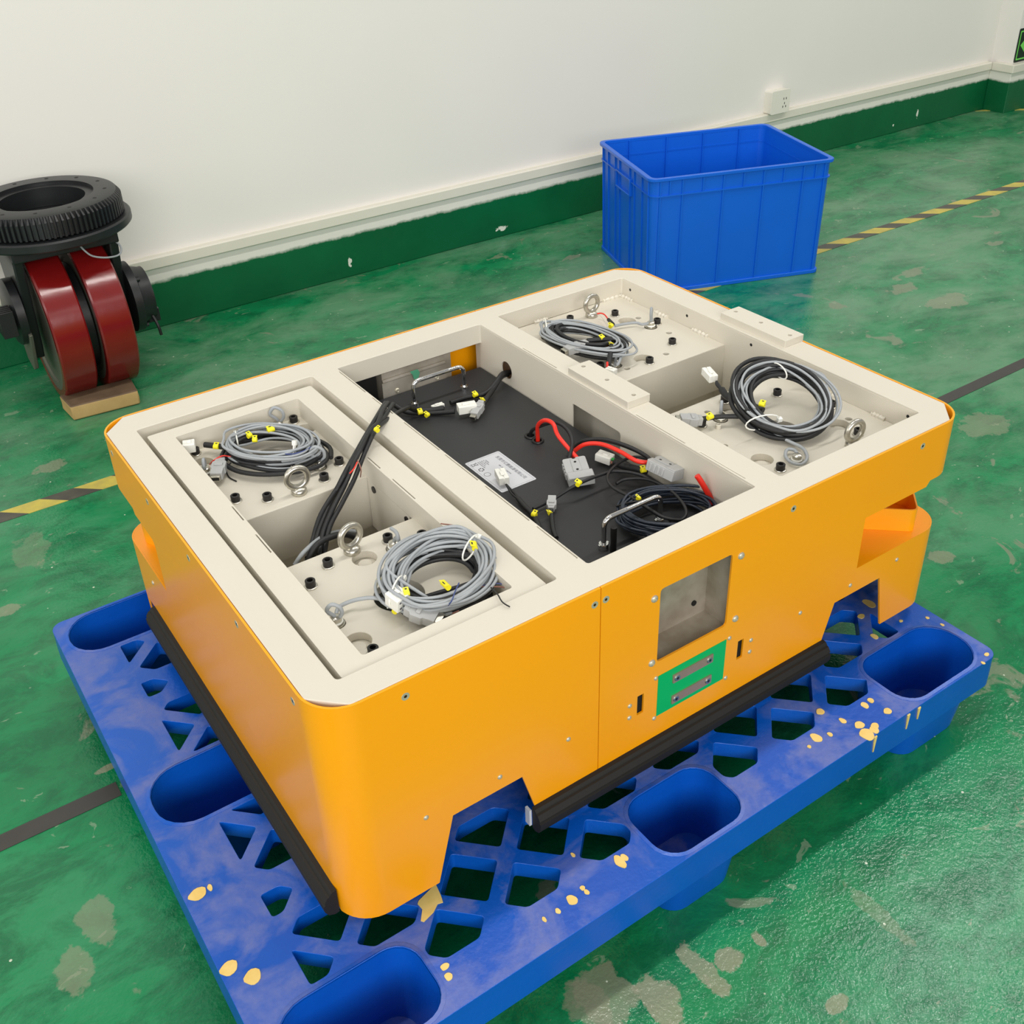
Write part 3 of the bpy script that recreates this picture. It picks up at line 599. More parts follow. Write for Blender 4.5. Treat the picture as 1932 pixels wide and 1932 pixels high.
    for (p0, U, L) in ((q((.262, 0, 0)), q((1, 0, 0))-q((0, 0, 0)), .545), (q((W, .085, 0)), q((0, 1, 0))-q((0, 0, 0)), .664)):
        nrm = Vector((U.y, -U.x, 0)); F = (Vector(p0), nrm*-1, Vector((0, 0, 1)), U)
        m = MB(); m.prism(prof, [], 0, L, F); bp_ = mk('rubber_bumper', m, 'bumper', agv, ang=.5)
        m = MB(); m.box(0.0005, .010, .158, .186, -.004, -.0005, (F[0], F[1], F[2], F[3])); mk('end_channel', m, 'foil', bp_)
skirt(False); skirt(True)
# ================================================================== battery
bat = thing('battery_pack', 'black battery box with silver label in the middle bay of the chassis', 'battery', (.531, .395, .205))
gro = ((.596, .463), (.596, .443))
m = MB(); m.prism(rrect(.3905, .6705, .062, .7285, .003), [circ(x, y, .0075, 16) for x, y in gro], BX-.004, BX); m.box(.3905, .6705, .062, .7285, .21, BX-.0041)
mk('case', m, 'black_coat', bat, bev=.0015)
for x, y in gro:
    m = MB(); m.torus((x, y, BX+.0012), (0, 0, 1), .0082, .0022, 20, 8); mk('rubber_grommet', m, 'black', bat)
def handle(y):
    m = MB(); a, b = .4965, .5985; z0, z1, r = BX+.006, BX+.048, .0038; q = .012
    P_ = [(a, y, z0), (a, y, z1-q)]+[(a+q-q*math.cos(t), y, z1-q+q*math.sin(t)) for t in (.4, .8, 1.2)]+[(a+q, y, z1), (b-q, y, z1)]+[(b-q+q*math.sin(t), y, z1-q+q*math.cos(t)) for t in (.4, .8, 1.2)]+[(b, y, z1-q), (b, y, z0)]
    m.tube(P_, r, 12, 1)
    for x in (a, b):
        m.lathe([(.0070, BX), (.0074, BX+.007), (.0066, BX+.009), (.004, BX+.009)], fr((x, y, 0)), 20, False)
        m.box(x-.0084, x+.0084, y-.0018, y+.0018, BX+.005, BX+.0085)
    return mk('carry_handle', m, 'chrome', bat, ang=.8)
handle(.669); handle(.1505)
m = MB(); p = (0.5031, 0.1374, 0.4120); m.cyl((p[0], p[1], BX), (p[0], p[1], BX+.040), .0045, n=14); mk('locating_pin', m, 'black', bat)
# printed label
lx0, lx1, ly0, ly1 = .4635, .528, .3515, .4565
m = MB(); m.prism(rrect(lx0, lx1, ly0, ly1, .003), [], BX, BX+.0004); lb = mk('rating_label', m, 'label', bat)
def text(body, size, x, y, parent, mat, rot=-PI/2, name='lettering', align='CENTER', z=None):
    cu = bpy.data.curves.new('t', 'FONT'); cu.body = body; cu.size = size; cu.align_x = align; cu.align_y = 'CENTER'; cu.extrude = .00004
    to = bpy.data.objects.new('t', cu); COL.objects.link(to); bpy.context.view_layer.update()
    me = bpy.data.meshes.new_from_object(to.evaluated_get(bpy.context.evaluated_depsgraph_get())); bpy.data.objects.remove(to)
    me.materials.clear(); me.materials.append(M[mat]); o = bpy.data.objects.new(name, me); COL.objects.link(o)
    place(o, (x, y, z if z is not None else BX+.0005), parent); o.rotation_euler = (0, 0, rot); return o
text('东莞市亿鹏能源有限公司', .0074, .5155, .404, lb, 'ink')
text('48V 30Ah   LiFePO4', .0040, .5045, .404, lb, 'ink')
for i, t_ in enumerate(('MODEL:', 'DC 48V 30Ah', 'MAX 54.6V', 'CHARGE 10A', 'DISCHARGE 30A')): text(t_, .0030, .4955-.0034*i, .4475-.002*(i == 0), lb, 'ink', align='LEFT')
m = MB()
for (x0, x1, y0, y1) in ((lx0+.003, lx1-.003, ly0+.003, ly1-.003),): m.prism(rrect(x0, x1, y0, y1, .001), [rrect(x0+.0003, x1-.0003, y0+.0003, y1-.0003, .001)], BX+.0004, BX+.00048)
mk('border_print', m, 'ink', lb)
m = MB(); Lz0, Lz1 = BX+.0004, BX+.0005
for i in range(6):      # recycling ring of six dashes
    a0 = i*PI/3; m.prism([(.4745+.0048*math.cos(a), .425+.0048*math.sin(a)) for a in (a0, a0+.35, a0+.7)]+[(.4745+.0029*math.cos(a), .425+.0029*math.sin(a)) for a in (a0+.7, a0+.35, a0)], [], Lz0, Lz1)
m.prism(circ(.4745, .408, .0055, 28), [circ(.4745, .408, .0049, 28)], Lz0, Lz1)
def bar(x0, y0, x1, y1, w_=.0003):
    d = Vector((x1-x0, y1-y0)).normalized(); n = Vector((-d.y, d.x))*w_; m.prism([(x0+n.x, y0+n.y), (x0-n.x, y0-n.y), (x1-n.x, y1-n.y), (x1+n.x, y1+n.y)], [], Lz0, Lz1)
bar(.4700, .4475, .4785, .4395); bar(.4700, .4395, .4785, .4475); bar(.4785, .4475, .4785, .4395); bar(.4785, .4465, .4715, .4455); bar(.4785, .4405, .4715, .4415); bar(.4690, .4475, .4690, .4395, .0005)
mk('recycling_symbols', m, 'inkb', lb)
# ================================================================== cables and connectors
def markers(par, lst):
    for p, d, wd in lst:       # yellow wrap with a small printed dash
        p = Vector(p); d = Vector(d).normalized(); m = MB(); m.cyl(p-d*wd/2, p+d*wd/2, .0037, n=12)
        sd = Vector((-d.y, d.x, .35)).normalized(); Fm = fr(p, d, sd); m.box(-wd/2, wd/2, .001, .0065, .0030, .0034, Fm)
        m.mi = 1; m.box(-wd*.2, wd*.2, 0.003, .005, .0034, .00345, Fm)
        mk('cable_marker', m, ['yellow', 'inkb'], par, ang=.9)
def dconn(par, c, d, up=(0, 0, 1), L=.036, wd=.021, th=.012, name='plug_connector', tip=True):   # grey hooded plug
    F = fr(c, d, Vector(up).cross(Vector(d))); m = MB()
    m.prism([(-L/2, -wd*.3), (-L*.3, -wd*.36), (-L*.25, -wd/2), (L*.1, -wd/2), (L*.15, -wd*.42), (L/2, -wd*.42), (L/2, wd*.42), (L*.15, wd*.42), (L*.1, wd/2), (-L*.25, wd/2), (-L*.3, wd*.36), (-L/2, wd*.3)], [], -th/2, th/2, F)
    m.box(-L*.12, L*.02, -wd*.3, wd*.3, th/2, th/2+.0018, F); m.box(-L*.36, -L*.33, -wd*.25, wd*.25, th/2, th/2+.0008, F)
    o = mk(name, m, 'gconn', par, bev=.0007)
    if tip:
        m = MB(); m.prism([(L/2, -wd*.32), (L/2+.007, -wd*.32), (L/2+.007, wd*.32), (L/2, wd*.32)], [], -th*.3, th*.3, F); sh = mk('metal_shell', m, 'steel', o, bev=.0004)
        m = MB(); m.box(L/2+.0071, L/2+.0074, -wd*.26, wd*.26, -th*.2, th*.2, F); mk('contact_face', m, 'dark', o)
def molex(par, c, d, up=(0, 0, 1), L=.026, wd=.0145, th=.0125, face=True, name='nylon_connector'):
    F = fr(c, d, Vector(up).cross(Vector(d))); m = MB()
    m.box(-L/2, L/2, -wd/2, -.0006, -th/2, th/2, F); m.box(-L/2, L/2, .0006, wd/2, -th/2, th/2, F); m.box(-L/2, L/2-.001, -.001, .001, -th/2+.001, th/2-.001, F)
    m.box(-L*.25, L*.1, -wd*.2, wd*.2, th/2, th/2+.0022, F)
    o = mk(name, m, 'white', par, bev=.0008)
    if face:
        m = MB()
        for a in (-1, 1):
            for b in (-1, 1): m.box(L/2+.0001, L/2+.0004, a*wd*.25-.0017, a*wd*.25+.0017, b*th*.25-.0014, b*th*.25+.0014, F)
        mk('pin_cavities', m, 'ink', o)
def tie(par, c, u, v, a, b, tail=None, r=.0012, head=True):     # cable tie as a flat ring around a bundle
    c = Vector(c); u = Vector(u).normalized(); v = Vector(v).normalized(); m = MB()
    m.tube([c+u*a*math.cos(t)+v*b*math.sin(t) for t in [2*PI*i/18 for i in range(18)]], r, 6, 1, True)
    h = c+u*a
    if head: m.box(-.0035, .0035, -.003, .003, -.003, .003, fr(h, u, v))
    if tail: m.tube([h, h+(Vector(tail)-h)*.5+Vector((0, 0, .001)), tail], r*.9, 6, 3)
    mk('cable_tie', m, 'white', par)
def coil(par, c, u, v, turns, r, name, mat, seed, spread=.16, h=.010, lead=(), tail=(), squeeze=(), phase=0):
    rnd = random.Random(seed); c = Vector(c); u = Vector(u); v = Vector(v); nrm = u.cross(v).normalized(); nrm = nrm if nrm.z > 0 else -nrm
    N = 14; P_ = []; prev = None
    for t in range(turns):
        k = 1+rnd.uniform(-spread, spread); dx = u*rnd.uniform(-.12, .12)+v*rnd.uniform(-.12, .12); zz = h*(t+.5)/turns*2-h*.4
        ph = rnd.uniform(0, 6); am = rnd.uniform(.02, .09)
        for i in range(N):
            f_ = i/N; th = phase+2*PI*f_; kk = k*(1+am*math.sin(2*th+ph)); dd = dx
            if prev: b = min(1, f_*2.5); kk = prev[0]*(1-b)+kk*b; dd = prev[1]*(1-b)+dx*b; zc = prev[2]*(1-b)+zz*b
            else: zc = zz
            sq = 0
            for s0 in squeeze: e = math.exp(-((math.atan2(math.sin(th-s0), math.cos(th-s0)))/.35)**2); sq = max(sq, e)
            kk = kk*(1-sq*.6)+1.0*sq*.6; dd = dd*(1-sq*.6)
            P_.append(c+dd+(u*math.cos(th)+v*math.sin(th))*kk+nrm*(zc+rnd.uniform(-.0006, .0006)+abs(math.sin(th*1.5+t))*.002))
        prev = (kk, dx, zz)
    P_ = [Vector(p) for p in lead]+P_+[Vector(p) for p in tail]
    m = MB(); m.tube(P_, r, 8, 4); return mk(name, m, mat, par, ang=1.2)
def wire(par, pts_, r, mat, name='wire', sm=6, n=8): m = MB(); m.tube(pts_, r, n, sm); return mk(name, m, mat, par, ang=1.2)
CG = 'cable coils on the corner plates'
# --- left rear coil
c1 = thing('cable_coil', 'squashed grey cable coil on the left rear plate, nearest the wheel unit', 'cable', (.2, .58, DK), CG)
coil(c1, (.200, .576, .4725), (.050, -.045, 0), (.027, .041, 0), 9, .0036, 'sleeved_cable', 'sleeve', 2, .22, .007)
coil(c1, (.197, .578, .478), (.047, -.042, 0), (.024, .036, 0), 17, .0020, 'signal_cable', 'gcable', 5, .26, .011, squeeze=(PI,), phase=PI)
tie(c1, (0.2127, 0.5230, 0.4800), (.05, .045, .2), (0, 0, 1), .026, .012, tail=(0.1999, 0.5145, 0.4660)); tie(c1, (0.1659, 0.6288, 0.4840), (.3, 1, 0), (0, 0, 1), .018, .010)
wire(c1, ((0.1668, 0.6229, 0.4780), (0.1498, 0.6282, 0.4760), (0.1356, 0.6474, 0.4740), (0.1243, 0.6601, 0.4740)), .0045, 'sleeve', 'sleeved_lead'); molex(c1, (0.0999, 0.6558, 0.4820), Vector((0.0942, 0.6562, 0.4820))-Vector((0.1237, 0.6455, 0.4820)), wd=.018, th=.014, L=.018)
wire(c1, ((0.1548, 0.6178, 0.4800), (0.1410, 0.6052, 0.4780), (0.1321, 0.5972, 0.4740)), .0045, 'sleeve', 'sleeved_lead'); dconn(c1, (0.1159, 0.5793, 0.4740), Vector((0.1018, 0.5535, 0.4740))-Vector((0.1297, 0.5987, 0.4760)), L=.042)
wire(c1, ((0.1419, 0.5929, 0.4780), (0.1302, 0.5974, 0.4820), (0.1161, 0.5992, 0.4780), (0.1133, 0.6128, 0.4660)), .0010, 'red', 'red_wire'); wire(c1, ((0.1378, 0.5874, 0.4720), (0.1280, 0.5844, 0.4660), (0.1246, 0.5672, 0.4620), (0.1292, 0.5500, 0.4615)), .0011, 'black', 'black_wire')
wire(c1, ((0.1921, 0.5401, 0.4940), (0.2040, 0.5193, 0.4950), (0.2235, 0.5159, 0.4940), (0.2420, 0.5232, 0.4920)), .0010, 'wblue', 'blue_wire')
markers(c1, [((0.1354, 0.6393, 0.4760), Vector((0.1432, 0.6333, 0.4760))-Vector((0.1308, 0.6449, 0.4760)), .008), ((0.1798, 0.6084, 0.4940), (1, .2, 0), .007), ((0.1806, 0.5896, 0.4950), (.8, -.5, 0), .007), ((0.2142, 0.6087, 0.4920), (1, 0, 0), .011), ((0.1482, 0.6192, 0.4780), (.3, -1, 0), .005)])
# --- left front coil
c2 = thing('cable_coil', 'tall round grey cable coil on the left front plate, with white four-pin plug', 'cable', (.24, .155, DK), CG)
coil(c2, (.236, .150, .474), (.047, -.024, 0), (.031, .039, .006), 9, .0036, 'sleeved_cable', 'sleeve', 3, .20, .007, lead=((.19, .17, .40), (.185, .165, .45)))
coil(c2, (.238, .152, .483), (.052, -.025, -.002), (.034, .042, .010), 22, .0022, 'signal_cable', 'gcable', 8, .27, .012, tail=((0.2021, 0.1230, 0.4850), (0.2103, 0.1070, 0.4760)), squeeze=(3.9, .9), phase=3.6)
wire(c2, ((0.2826, 0.1362, 0.5100), (0.2917, 0.1538, 0.5120), (0.2953, 0.1753, 0.5120), (0.2937, 0.1853, 0.5120)), .0021, 'gcable', 'signal_lead'); wire(c2, ((0.2428, 0.1100, 0.4860), (0.2510, 0.1049, 0.4870), (0.2652, 0.1010, 0.4860)), .0021, 'gcable', 'signal_lead')
for col, pp in (('wbrown', ((0.2937, 0.1853, 0.5120), (0.2896, 0.1939, 0.5130), (0.2805, 0.2157, 0.5080))), ('black', ((0.2931, 0.1843, 0.5120), (0.2874, 0.1930, 0.5120), (0.2784, 0.2084, 0.5080))), ('wblue', ((0.2652, 0.1010, 0.4860), (0.2839, 0.0967, 0.4840), (0.2939, 0.0885, 0.4820), (0.2991, 0.0793, 0.4780))), ('wbrown', ((0.2647, 0.1001, 0.4860), (0.2844, 0.0917, 0.4820), (0.2963, 0.0808, 0.4800), (0.3034, 0.0754, 0.4760))), ('black', ((0.2753, 0.0954, 0.4840), (0.2638, 0.0623, 0.5000), (0.2587, 0.0435, 0.5020), (0.2620, 0.0332, 0.5000))), ('wbrown', ((0.2093, 0.1078, 0.4760), (0.2155, 0.1013, 0.4740), (0.2170, 0.0916, 0.4740), (0.2255, 0.0883, 0.4760))), ('wblue', ((0.2152, 0.1003, 0.4780), (0.2158, 0.0871, 0.4960), (0.2247, 0.0940, 0.5000), (0.2397, 0.1086, 0.4980)))): wire(c2, pp, .0009, col, 'thin_wire')
dconn(c2, (0.1863, 0.1096, 0.4780), Vector((0.1951, 0.1005, 0.4740))-Vector((0.1790, 0.1218, 0.4800)), (.1, -.4, 1), L=.040, wd=.026, th=.013); molex(c2, (0.1718, 0.1402, 0.4860), Vector((0.1762, 0.1294, 0.4820))-Vector((0.1696, 0.1557, 0.4860)), (-.1, .2, 1), wd=.021, th=.019, L=.022)
wire(c2, ((0.1785, 0.1209, 0.4800), (0.1755, 0.1329, 0.4760), (0.1719, 0.1492, 0.4720), (0.1675, 0.1682, 0.4700)), .004, 'sleeve', 'sleeved_lead')
tie(c2, (0.1772, 0.1520, 0.4880), (.6, .45, .1), (0, 0, 1), .022, .013, tail=(0.1643, 0.1555, 0.4650)); tie(c2, (0.2851, 0.1526, 0.5050), (.7, .35, .1), (0, 0, 1), .020, .012)
markers(c2, [((0.2205, 0.1068, 0.5050), (.0, 1, 0), .014), ((0.2856, 0.1443, 0.5120), (.25, .5, 0), .012), ((0.1734, 0.1800, 0.4860), (-.2, .5, 0), .010), ((0.1816, 0.1342, 0.4940), (1, -.3, 0), .007), ((0.1685, 0.1410, 0.4700), (1, .6, 0), .008)])
# --- right rear coil
c3 = thing('cable_coil', 'loose grey and black cable bundle on the right rear plate, in the far corner', 'cable', (.81, .6, DK), CG)
coil(c3, (.805, .588, .4725), (.030, -.066, 0), (.028, .034, 0), 10, .0038, 'sleeved_cable', 'sleeve', 12, .26, .010)
coil(c3, (.800, .585, .477), (.032, -.070, 0), (.030, .036, 0), 12, .0020, 'signal_cable', 'gcable', 14, .26, .010, squeeze=(PI,), phase=PI)
tie(c3, (0.7757, 0.6649, 0.4840), (.5, .8, 0), (0, 0, 1), .022, .012)
dconn(c3, (0.7689, 0.5648, 0.4840), Vector((0.7458, 0.5694, 0.4840))-Vector((0.7941, 0.5670, 0.4860)), L=.044, wd=.022)
wire(c3, ((0.7941, 0.5671, 0.4880), (0.8128, 0.5578, 0.4880), (0.8387, 0.5455, 0.4860), (0.8425, 0.5310, 0.4820), (0.8293, 0.5192, 0.4760)), .0048, 'sleeve', 'sleeved_lead')
wire(c3, ((0.8178, 0.5288, 0.4880), (0.7963, 0.5053, 0.4880), (0.7832, 0.4919, 0.4840), (0.7716, 0.4803, 0.4800)), .0044, 'sleeve', 'sleeved_lead'); wire(c3, ((0.8776, 0.6185, 0.4780), (0.8887, 0.6401, 0.4780), (0.8963, 0.6620, 0.4780)), .0001, 'black', 'core')
wire(c3, ((0.8938, 0.6169, 0.4740), (0.9006, 0.6391, 0.4740)), .0034, 'sleeve', 'sleeved_lead', 1); wire(c3, ((0.9006, 0.6391, 0.4740), (0.9090, 0.6604, 0.4740), (0.9082, 0.6705, 0.4740), (0.9041, 0.6765, 0.4720)), .0013, 'red', 'red_wire')
wire(c3, ((0.7726, 0.4846, 0.4840), (0.7614, 0.4706, 0.4800)), .0022, 'red', 'red_wire', 1); molex(c3, (0.7625, 0.4621, 0.4800), (.3, -1, 0), L=.018, wd=.012, th=.010, face=False)
markers(c3, [((0.8186, 0.5561, 0.4900), (1, .1, 0), .009), ((0.8835, 0.6104, 0.4760), (1, .4, 0), .008), ((0.8165, 0.5272, 0.4890), (.1, 1, 0), .006)])
# --- right front coil
c4 = thing('cable_coil', 'upright round cable coil with two white ties on the right front plate', 'cable', (.89, .2, DK), CG)
coil(c4, (.886, .196, .490), (.043, -.045, 0), (.041, .053, .021), 10, .0036, 'sleeved_cable', 'sleeve', 21, .17, .011, lead=((.862, .165, .41), (.858, .165, .455)), phase=4.2)
coil(c4, (.888, .200, .492), (.044, -.047, 0), (.041, .052, .021), 14, .0020, 'signal_cable', 'gcable', 23, .19, .012, squeeze=(4.3, 1.6), phase=4.3)
wire(c4, ((0.8573, 0.2086, 0.4820), (0.8522, 0.2319, 0.4840), (0.8461, 0.2521, 0.4840), (0.8444, 0.2736, 0.4840), (0.8515, 0.2930, 0.4860)), .0056, 'sleeve', 'sleeved_lead')
for dx in (-3, 3): wire(c4, ((0.8476, 0.2867, 0.4870), (lambda p: (p[0], p[1]+dx*.001, p[2]))((0.8515, 0.3018, 0.4900)), (0.8558, 0.3100, 0.4920)), .0022, 'sleeve', 'thin_wire')
molex(c4, (0.8584, 0.3290, 0.4960), Vector((0.8661, 0.3545, 0.4980))-Vector((0.8504, 0.3046, 0.4940)), L=.030, wd=.015, face=False)
wire(c4, ((0.8414, 0.1982, 0.4780), (0.8240, 0.2202, 0.4780), (0.7985, 0.2399, 0.4780), (0.7817, 0.2512, 0.4760), (0.7722, 0.2564, 0.4760)), .0040, 'sleeve', 'sleeved_lead'); dconn(c4, (0.7584, 0.2629, 0.4760), Vector((0.7460, 0.2722, 0.4780))-Vector((0.7725, 0.2565, 0.4740)), L=.034, wd=.022)
tie(c4, (0.8232, 0.1774, 0.4870), (.6, -.2, .0), (-.15, -.15, 1), .028, .014, tail=None); tie(c4, (0.9186, 0.2376, 0.5200), (.0, 1, .3), (0, -.2, 1), .016, .010)
markers(c4, [((0.8407, 0.2380, 0.4880), (1, -.1, 0), .014), ((0.7794, 0.2436, 0.4820), (1, 0, 0), .010), ((0.8512, 0.2067, 0.4960), (.4, -1, 0), .009)])
# --- harness from the left pit over the rail
hz = thing('wiring_harness', 'black sleeved harness rising from the left pit over the rail to the battery bay', 'cable', (.2, .38, .21), None)
HPTS = [((0.1525, 0.3450, 0.4359), (0.1723, 0.3750, 0.4410), (0.1954, 0.3950, 0.4558), (0.2220, 0.4150, 0.4701), (0.2502, 0.4221, 0.5000), (0.3101, 0.4774, 0.5080), (0.3541, 0.5231, 0.5060), (0.3961, 0.5772, 0.4920)),
        ((0.1609, 0.3450, 0.4340), (0.1807, 0.3700, 0.4492), (0.2075, 0.3900, 0.4669), (0.2358, 0.4100, 0.4806), (0.2685, 0.4279, 0.5080), (0.3152, 0.4741, 0.5140), (0.3581, 0.5140, 0.5040), (0.4061, 0.5696, 0.4900)),
        ((0.1432, 0.3450, 0.4374), (0.1675, 0.3800, 0.4357), (0.1933, 0.4000, 0.4585), (0.2342, 0.4200, 0.4806), (0.2629, 0.4277, 0.5040), (0.3067, 0.4640, 0.5100), (0.3375, 0.4913, 0.5120), (0.3703, 0.5364, 0.5040), (0.4012, 0.5780, 0.4900)),
        ((0.1680, 0.3450, 0.4335), (0.1910, 0.3700, 0.4537), (0.2219, 0.3900, 0.4700), (0.2534, 0.4100, 0.4872), (0.2913, 0.4424, 0.5060), (0.3329, 0.4832, 0.5100), (0.3976, 0.5506, 0.4820), (0.4640, 0.6277, 0.4400))]
for i, k in enumerate(HPTS): wire(hz, k, .0037 if i < 3 else .0034, 'sleeve', 'sleeved_cable')
wire(hz, ((0.1406, 0.3400, 0.4354), (0.1578, 0.3450, 0.4513), (0.1809, 0.3500, 0.4524), (0.2071, 0.3600, 0.4409), (0.2266, 0.3600, 0.4252)), .0045, 'sleeve', 'sleeved_cable'); wire(hz, ((0.1224, 0.3400, 0.4383), (0.1411, 0.3450, 0.4498), (0.1799, 0.3700, 0.4433), (0.2121, 0.3800, 0.4328), (0.2334, 0.3800, 0.4229)), .003, 'gcable', 'grey_cable')
wire(hz, ((0.2428, 0.3975, 0.5080), (0.2494, 0.3961, 0.5140), (0.2602, 0.4071, 0.5150)), .0010, 'red', 'red_wire'); wire(hz, ((0.2628, 0.4102, 0.5160), (0.2605, 0.3980, 0.5080), (0.2686, 0.4214, 0.4800)), .0008, 'wbrown', 'thin_wire')
markers(hz, [((0.3223, 0.4633, 0.5200), (.1, -1, 0), .006)])
# --- connectors at the far end of the battery bay
hc = thing('cable_joint', 'white plug joint of black cables beside the far chrome handle', 'cable', (.5, .63, BX))
wire(hc, ((0.6900, 0.6664, 0.4156), (0.6521, 0.6315, 0.4350), (0.6266, 0.6194, 0.4240), (0.5993, 0.5983, 0.4240), (0.5732, 0.5752, 0.4240)), .0046, 'sleeve', 'sleeved_cable'); wire(hc, ((0.6900, 0.6592, 0.4227), (0.6571, 0.6335, 0.4400), (0.6365, 0.6253, 0.4320), (0.6120, 0.6229, 0.4200), (0.5798, 0.6328, 0.4180), (0.5475, 0.6334, 0.4180)), .0042, 'sleeve', 'sleeved_cable')
wire(hc, ((0.4640, 0.6277, 0.4400), (0.4835, 0.6355, 0.4240), (0.5056, 0.6253, 0.4220), (0.5232, 0.6141, 0.4240)), .0048, 'sleeve', 'sleeved_cable'); wire(hc, ((0.4567, 0.6711, 0.4300), (0.4686, 0.6516, 0.4200), (0.4854, 0.6360, 0.4180), (0.5151, 0.6153, 0.4180), (0.5353, 0.5998, 0.4200)), .0046, 'sleeve', 'sleeved_cable')
molex(hc, (0.5512, 0.5854, 0.4280), Vector((0.5632, 0.5808, 0.4280))-Vector((0.5368, 0.5895, 0.4280)), L=.032, wd=.019, th=.014, face=False)
dconn(hc, (0.5650, 0.5722, 0.4260), Vector((0.5441, 0.5602, 0.4200))-Vector((0.5777, 0.5816, 0.4300)), L=.034, wd=.016, tip=True)
molex(hc, (0.5222, 0.6338, 0.4200), (1, 0, 0), L=.022, wd=.010, th=.006, face=False)
markers(hc, [((0.4816, 0.6229, 0.4260), (1, -.2, 0), .008), ((0.4896, 0.6142, 0.4220), (1, .4, 0), .007), ((0.5906, 0.6201, 0.4250), (1, .1, 0), .008), ((0.5871, 0.5911, 0.4280), (.3, 1, 0), .007)])
# --- power plugs
def power(label, c, d, sidez, red, black, extra=(), up=(0, 0, 1)):
    d = Vector(d).normalized(); t = thing('power_connector', label, 'connector', (c[0], c[1], BX)); F = fr(c, d, Vector(up).cross(d)); L, wd, th = .050, .036, .016
    m = MB()
    m.prism([(-L/2, -wd/2+.002), (-L/2, -.003), (-L/2+.004, -.001), (-L/2+.004, .001), (-L/2, .003), (-L/2, wd/2-.002), (-L/2+.002, wd/2), (L*.18, wd/2), (L*.18, wd/2+.004), (L/2, wd/2+.004), (L/2, -wd/2), (-L/2+.002, -wd/2)], [], -th/2, th/2, F)
    m.box(-L*.42, L*.16, -wd*.18, wd*.18, th/2, th/2+.0012, F); m.box(L*.18, L/2, -wd/2+.001, wd/2+.003, th/2, th/2+.0016, F)
    for i in range(4): m.box(-L*.36+i*.0075, -L*.36+i*.0075+.004, -wd/2-.0016, -wd/2+.001, -th*.35, th*.35, F)
    b = mk('housing', m, 'gconn', t, bev=.0009)
    m = MB()
    for a in (-.26, .10): m.cyl(pt(F, L*a, 0, th/2+.0012), pt(F, L*a, 0, th/2+.0014), .0021, n=12)
    mk('rivet_hole', m, 'dark', b)
    for q, (pp, mat, r) in enumerate(((red, 'red', .0034), (black, 'sleeve', .0030))): wire(t, list(pp)+[pt(F, -L*.45, (-1 if q == 0 else 1)*wd*.27*(1 if sidez > 0 else -1), 0)], r, mat, 'red_lead' if q == 0 else 'black_lead', 6, 10)
    for pp in extra: wire(t, pp, .0024, 'sleeve', 'black_lead')
    return t
power('grey two-pole power plug with red lead arching out of the battery grommets', (0.5741, 0.3105, 0.4280), Vector((0.5582, 0.2782, 0.4240))-Vector((0.5880, 0.3420, 0.4340)), -1,
      ((gro[1][0], gro[1][1], BX-.015), (gro[1][0], gro[1][1], BX+.006), (0.5896, 0.4329, 0.4480), (0.5877, 0.4112, 0.4680), (0.5890, 0.3906, 0.4700), (0.5860, 0.3716, 0.4560)),
      ((gro[0][0], gro[0][1], BX-.015), (gro[0][0], gro[0][1], BX+.006), (0.5917, 0.4404, 0.4400), (0.5990, 0.4028, 0.4640), (0.6051, 0.3791, 0.4620), (0.5965, 0.3517, 0.4520)), up=(-.05, .1, 1))
power('grey two-pole power plug leaning against the bay wall on the right', (0.6599, 0.2077, 0.4520), Vector((0.6658, 0.1832, 0.4500))-Vector((0.6563, 0.2330, 0.4520)), -1,
      ((0.6008, 0.3613, 0.4200), (0.6036, 0.3541, 0.4340), (0.6118, 0.3381, 0.4500), (0.6247, 0.3153, 0.4560), (0.6330, 0.2812, 0.4560), (0.6383, 0.2446, 0.4540)),
      ((0.5981, 0.3675, 0.4180), (0.6106, 0.3673, 0.4300), (0.6187, 0.3470, 0.4500), (0.6348, 0.3215, 0.4580), (0.6503, 0.2834, 0.4580), (0.6578, 0.2468, 0.4540)), extra=(((0.5976, 0.3599, 0.4180), (0.6145, 0.3643, 0.4300), (0.6316, 0.3435, 0.4480), (0.6470, 0.3107, 0.4520), (0.6573, 0.2729, 0.4520), (0.6612, 0.2409, 0.4500)),), up=(.25, .1, 1))
# --- small plugs and tangle in the front of the bay
tg = thing('cable_tangle', 'dark cable coil tied over the near chrome handle in the battery bay', 'cable', (.61, .14, BX))
coil(tg, (.612, .138, .424), (.055, -.045, 0), (.040, .036, 0), 18, .0021, 'dark_cable', 'bluecable', 31, .22, .012, squeeze=(PI,), phase=PI)
for pp in (((0.6711, 0.2541, 0.4400), (0.6616, 0.2772, 0.4380), (0.6388, 0.2788, 0.4400), (0.6094, 0.2706, 0.4400), (0.5869, 0.2542, 0.4400), (0.5770, 0.2274, 0.4400), (0.5801, 0.1861, 0.4420), (0.5806, 0.1535, 0.4420), (0.5863, 0.1232, 0.4400), (0.6164, 0.1101, 0.4320), (0.6468, 0.1098, 0.4250)),
           ((0.5994, 0.2482, 0.4280), (0.6176, 0.2469, 0.4300), (0.6359, 0.2192, 0.4360), (0.6359, 0.1733, 0.4420), (0.6280, 0.1377, 0.4420), (0.6176, 0.1175, 0.4400), (0.6055, 0.1127, 0.4360), (0.5918, 0.1242, 0.4300)),
           ((0.5810, 0.2321, 0.4360), (0.5808, 0.1997, 0.4400), (0.5811, 0.1653, 0.4400), (0.5851, 0.1327, 0.4380), (0.6090, 0.1128, 0.4300))): wire(tg, pp, .0023, 'sleeve', 'black_cable')
m = MB(); m.tube([(0.5579, 0.1978, 0.4320), (0.5664, 0.1770, 0.4460), (0.5833, 0.1693, 0.4460), (0.5973, 0.1802, 0.4300)], .0016, 6, 4); mk('black_cable_tie', m, 'black', tg)
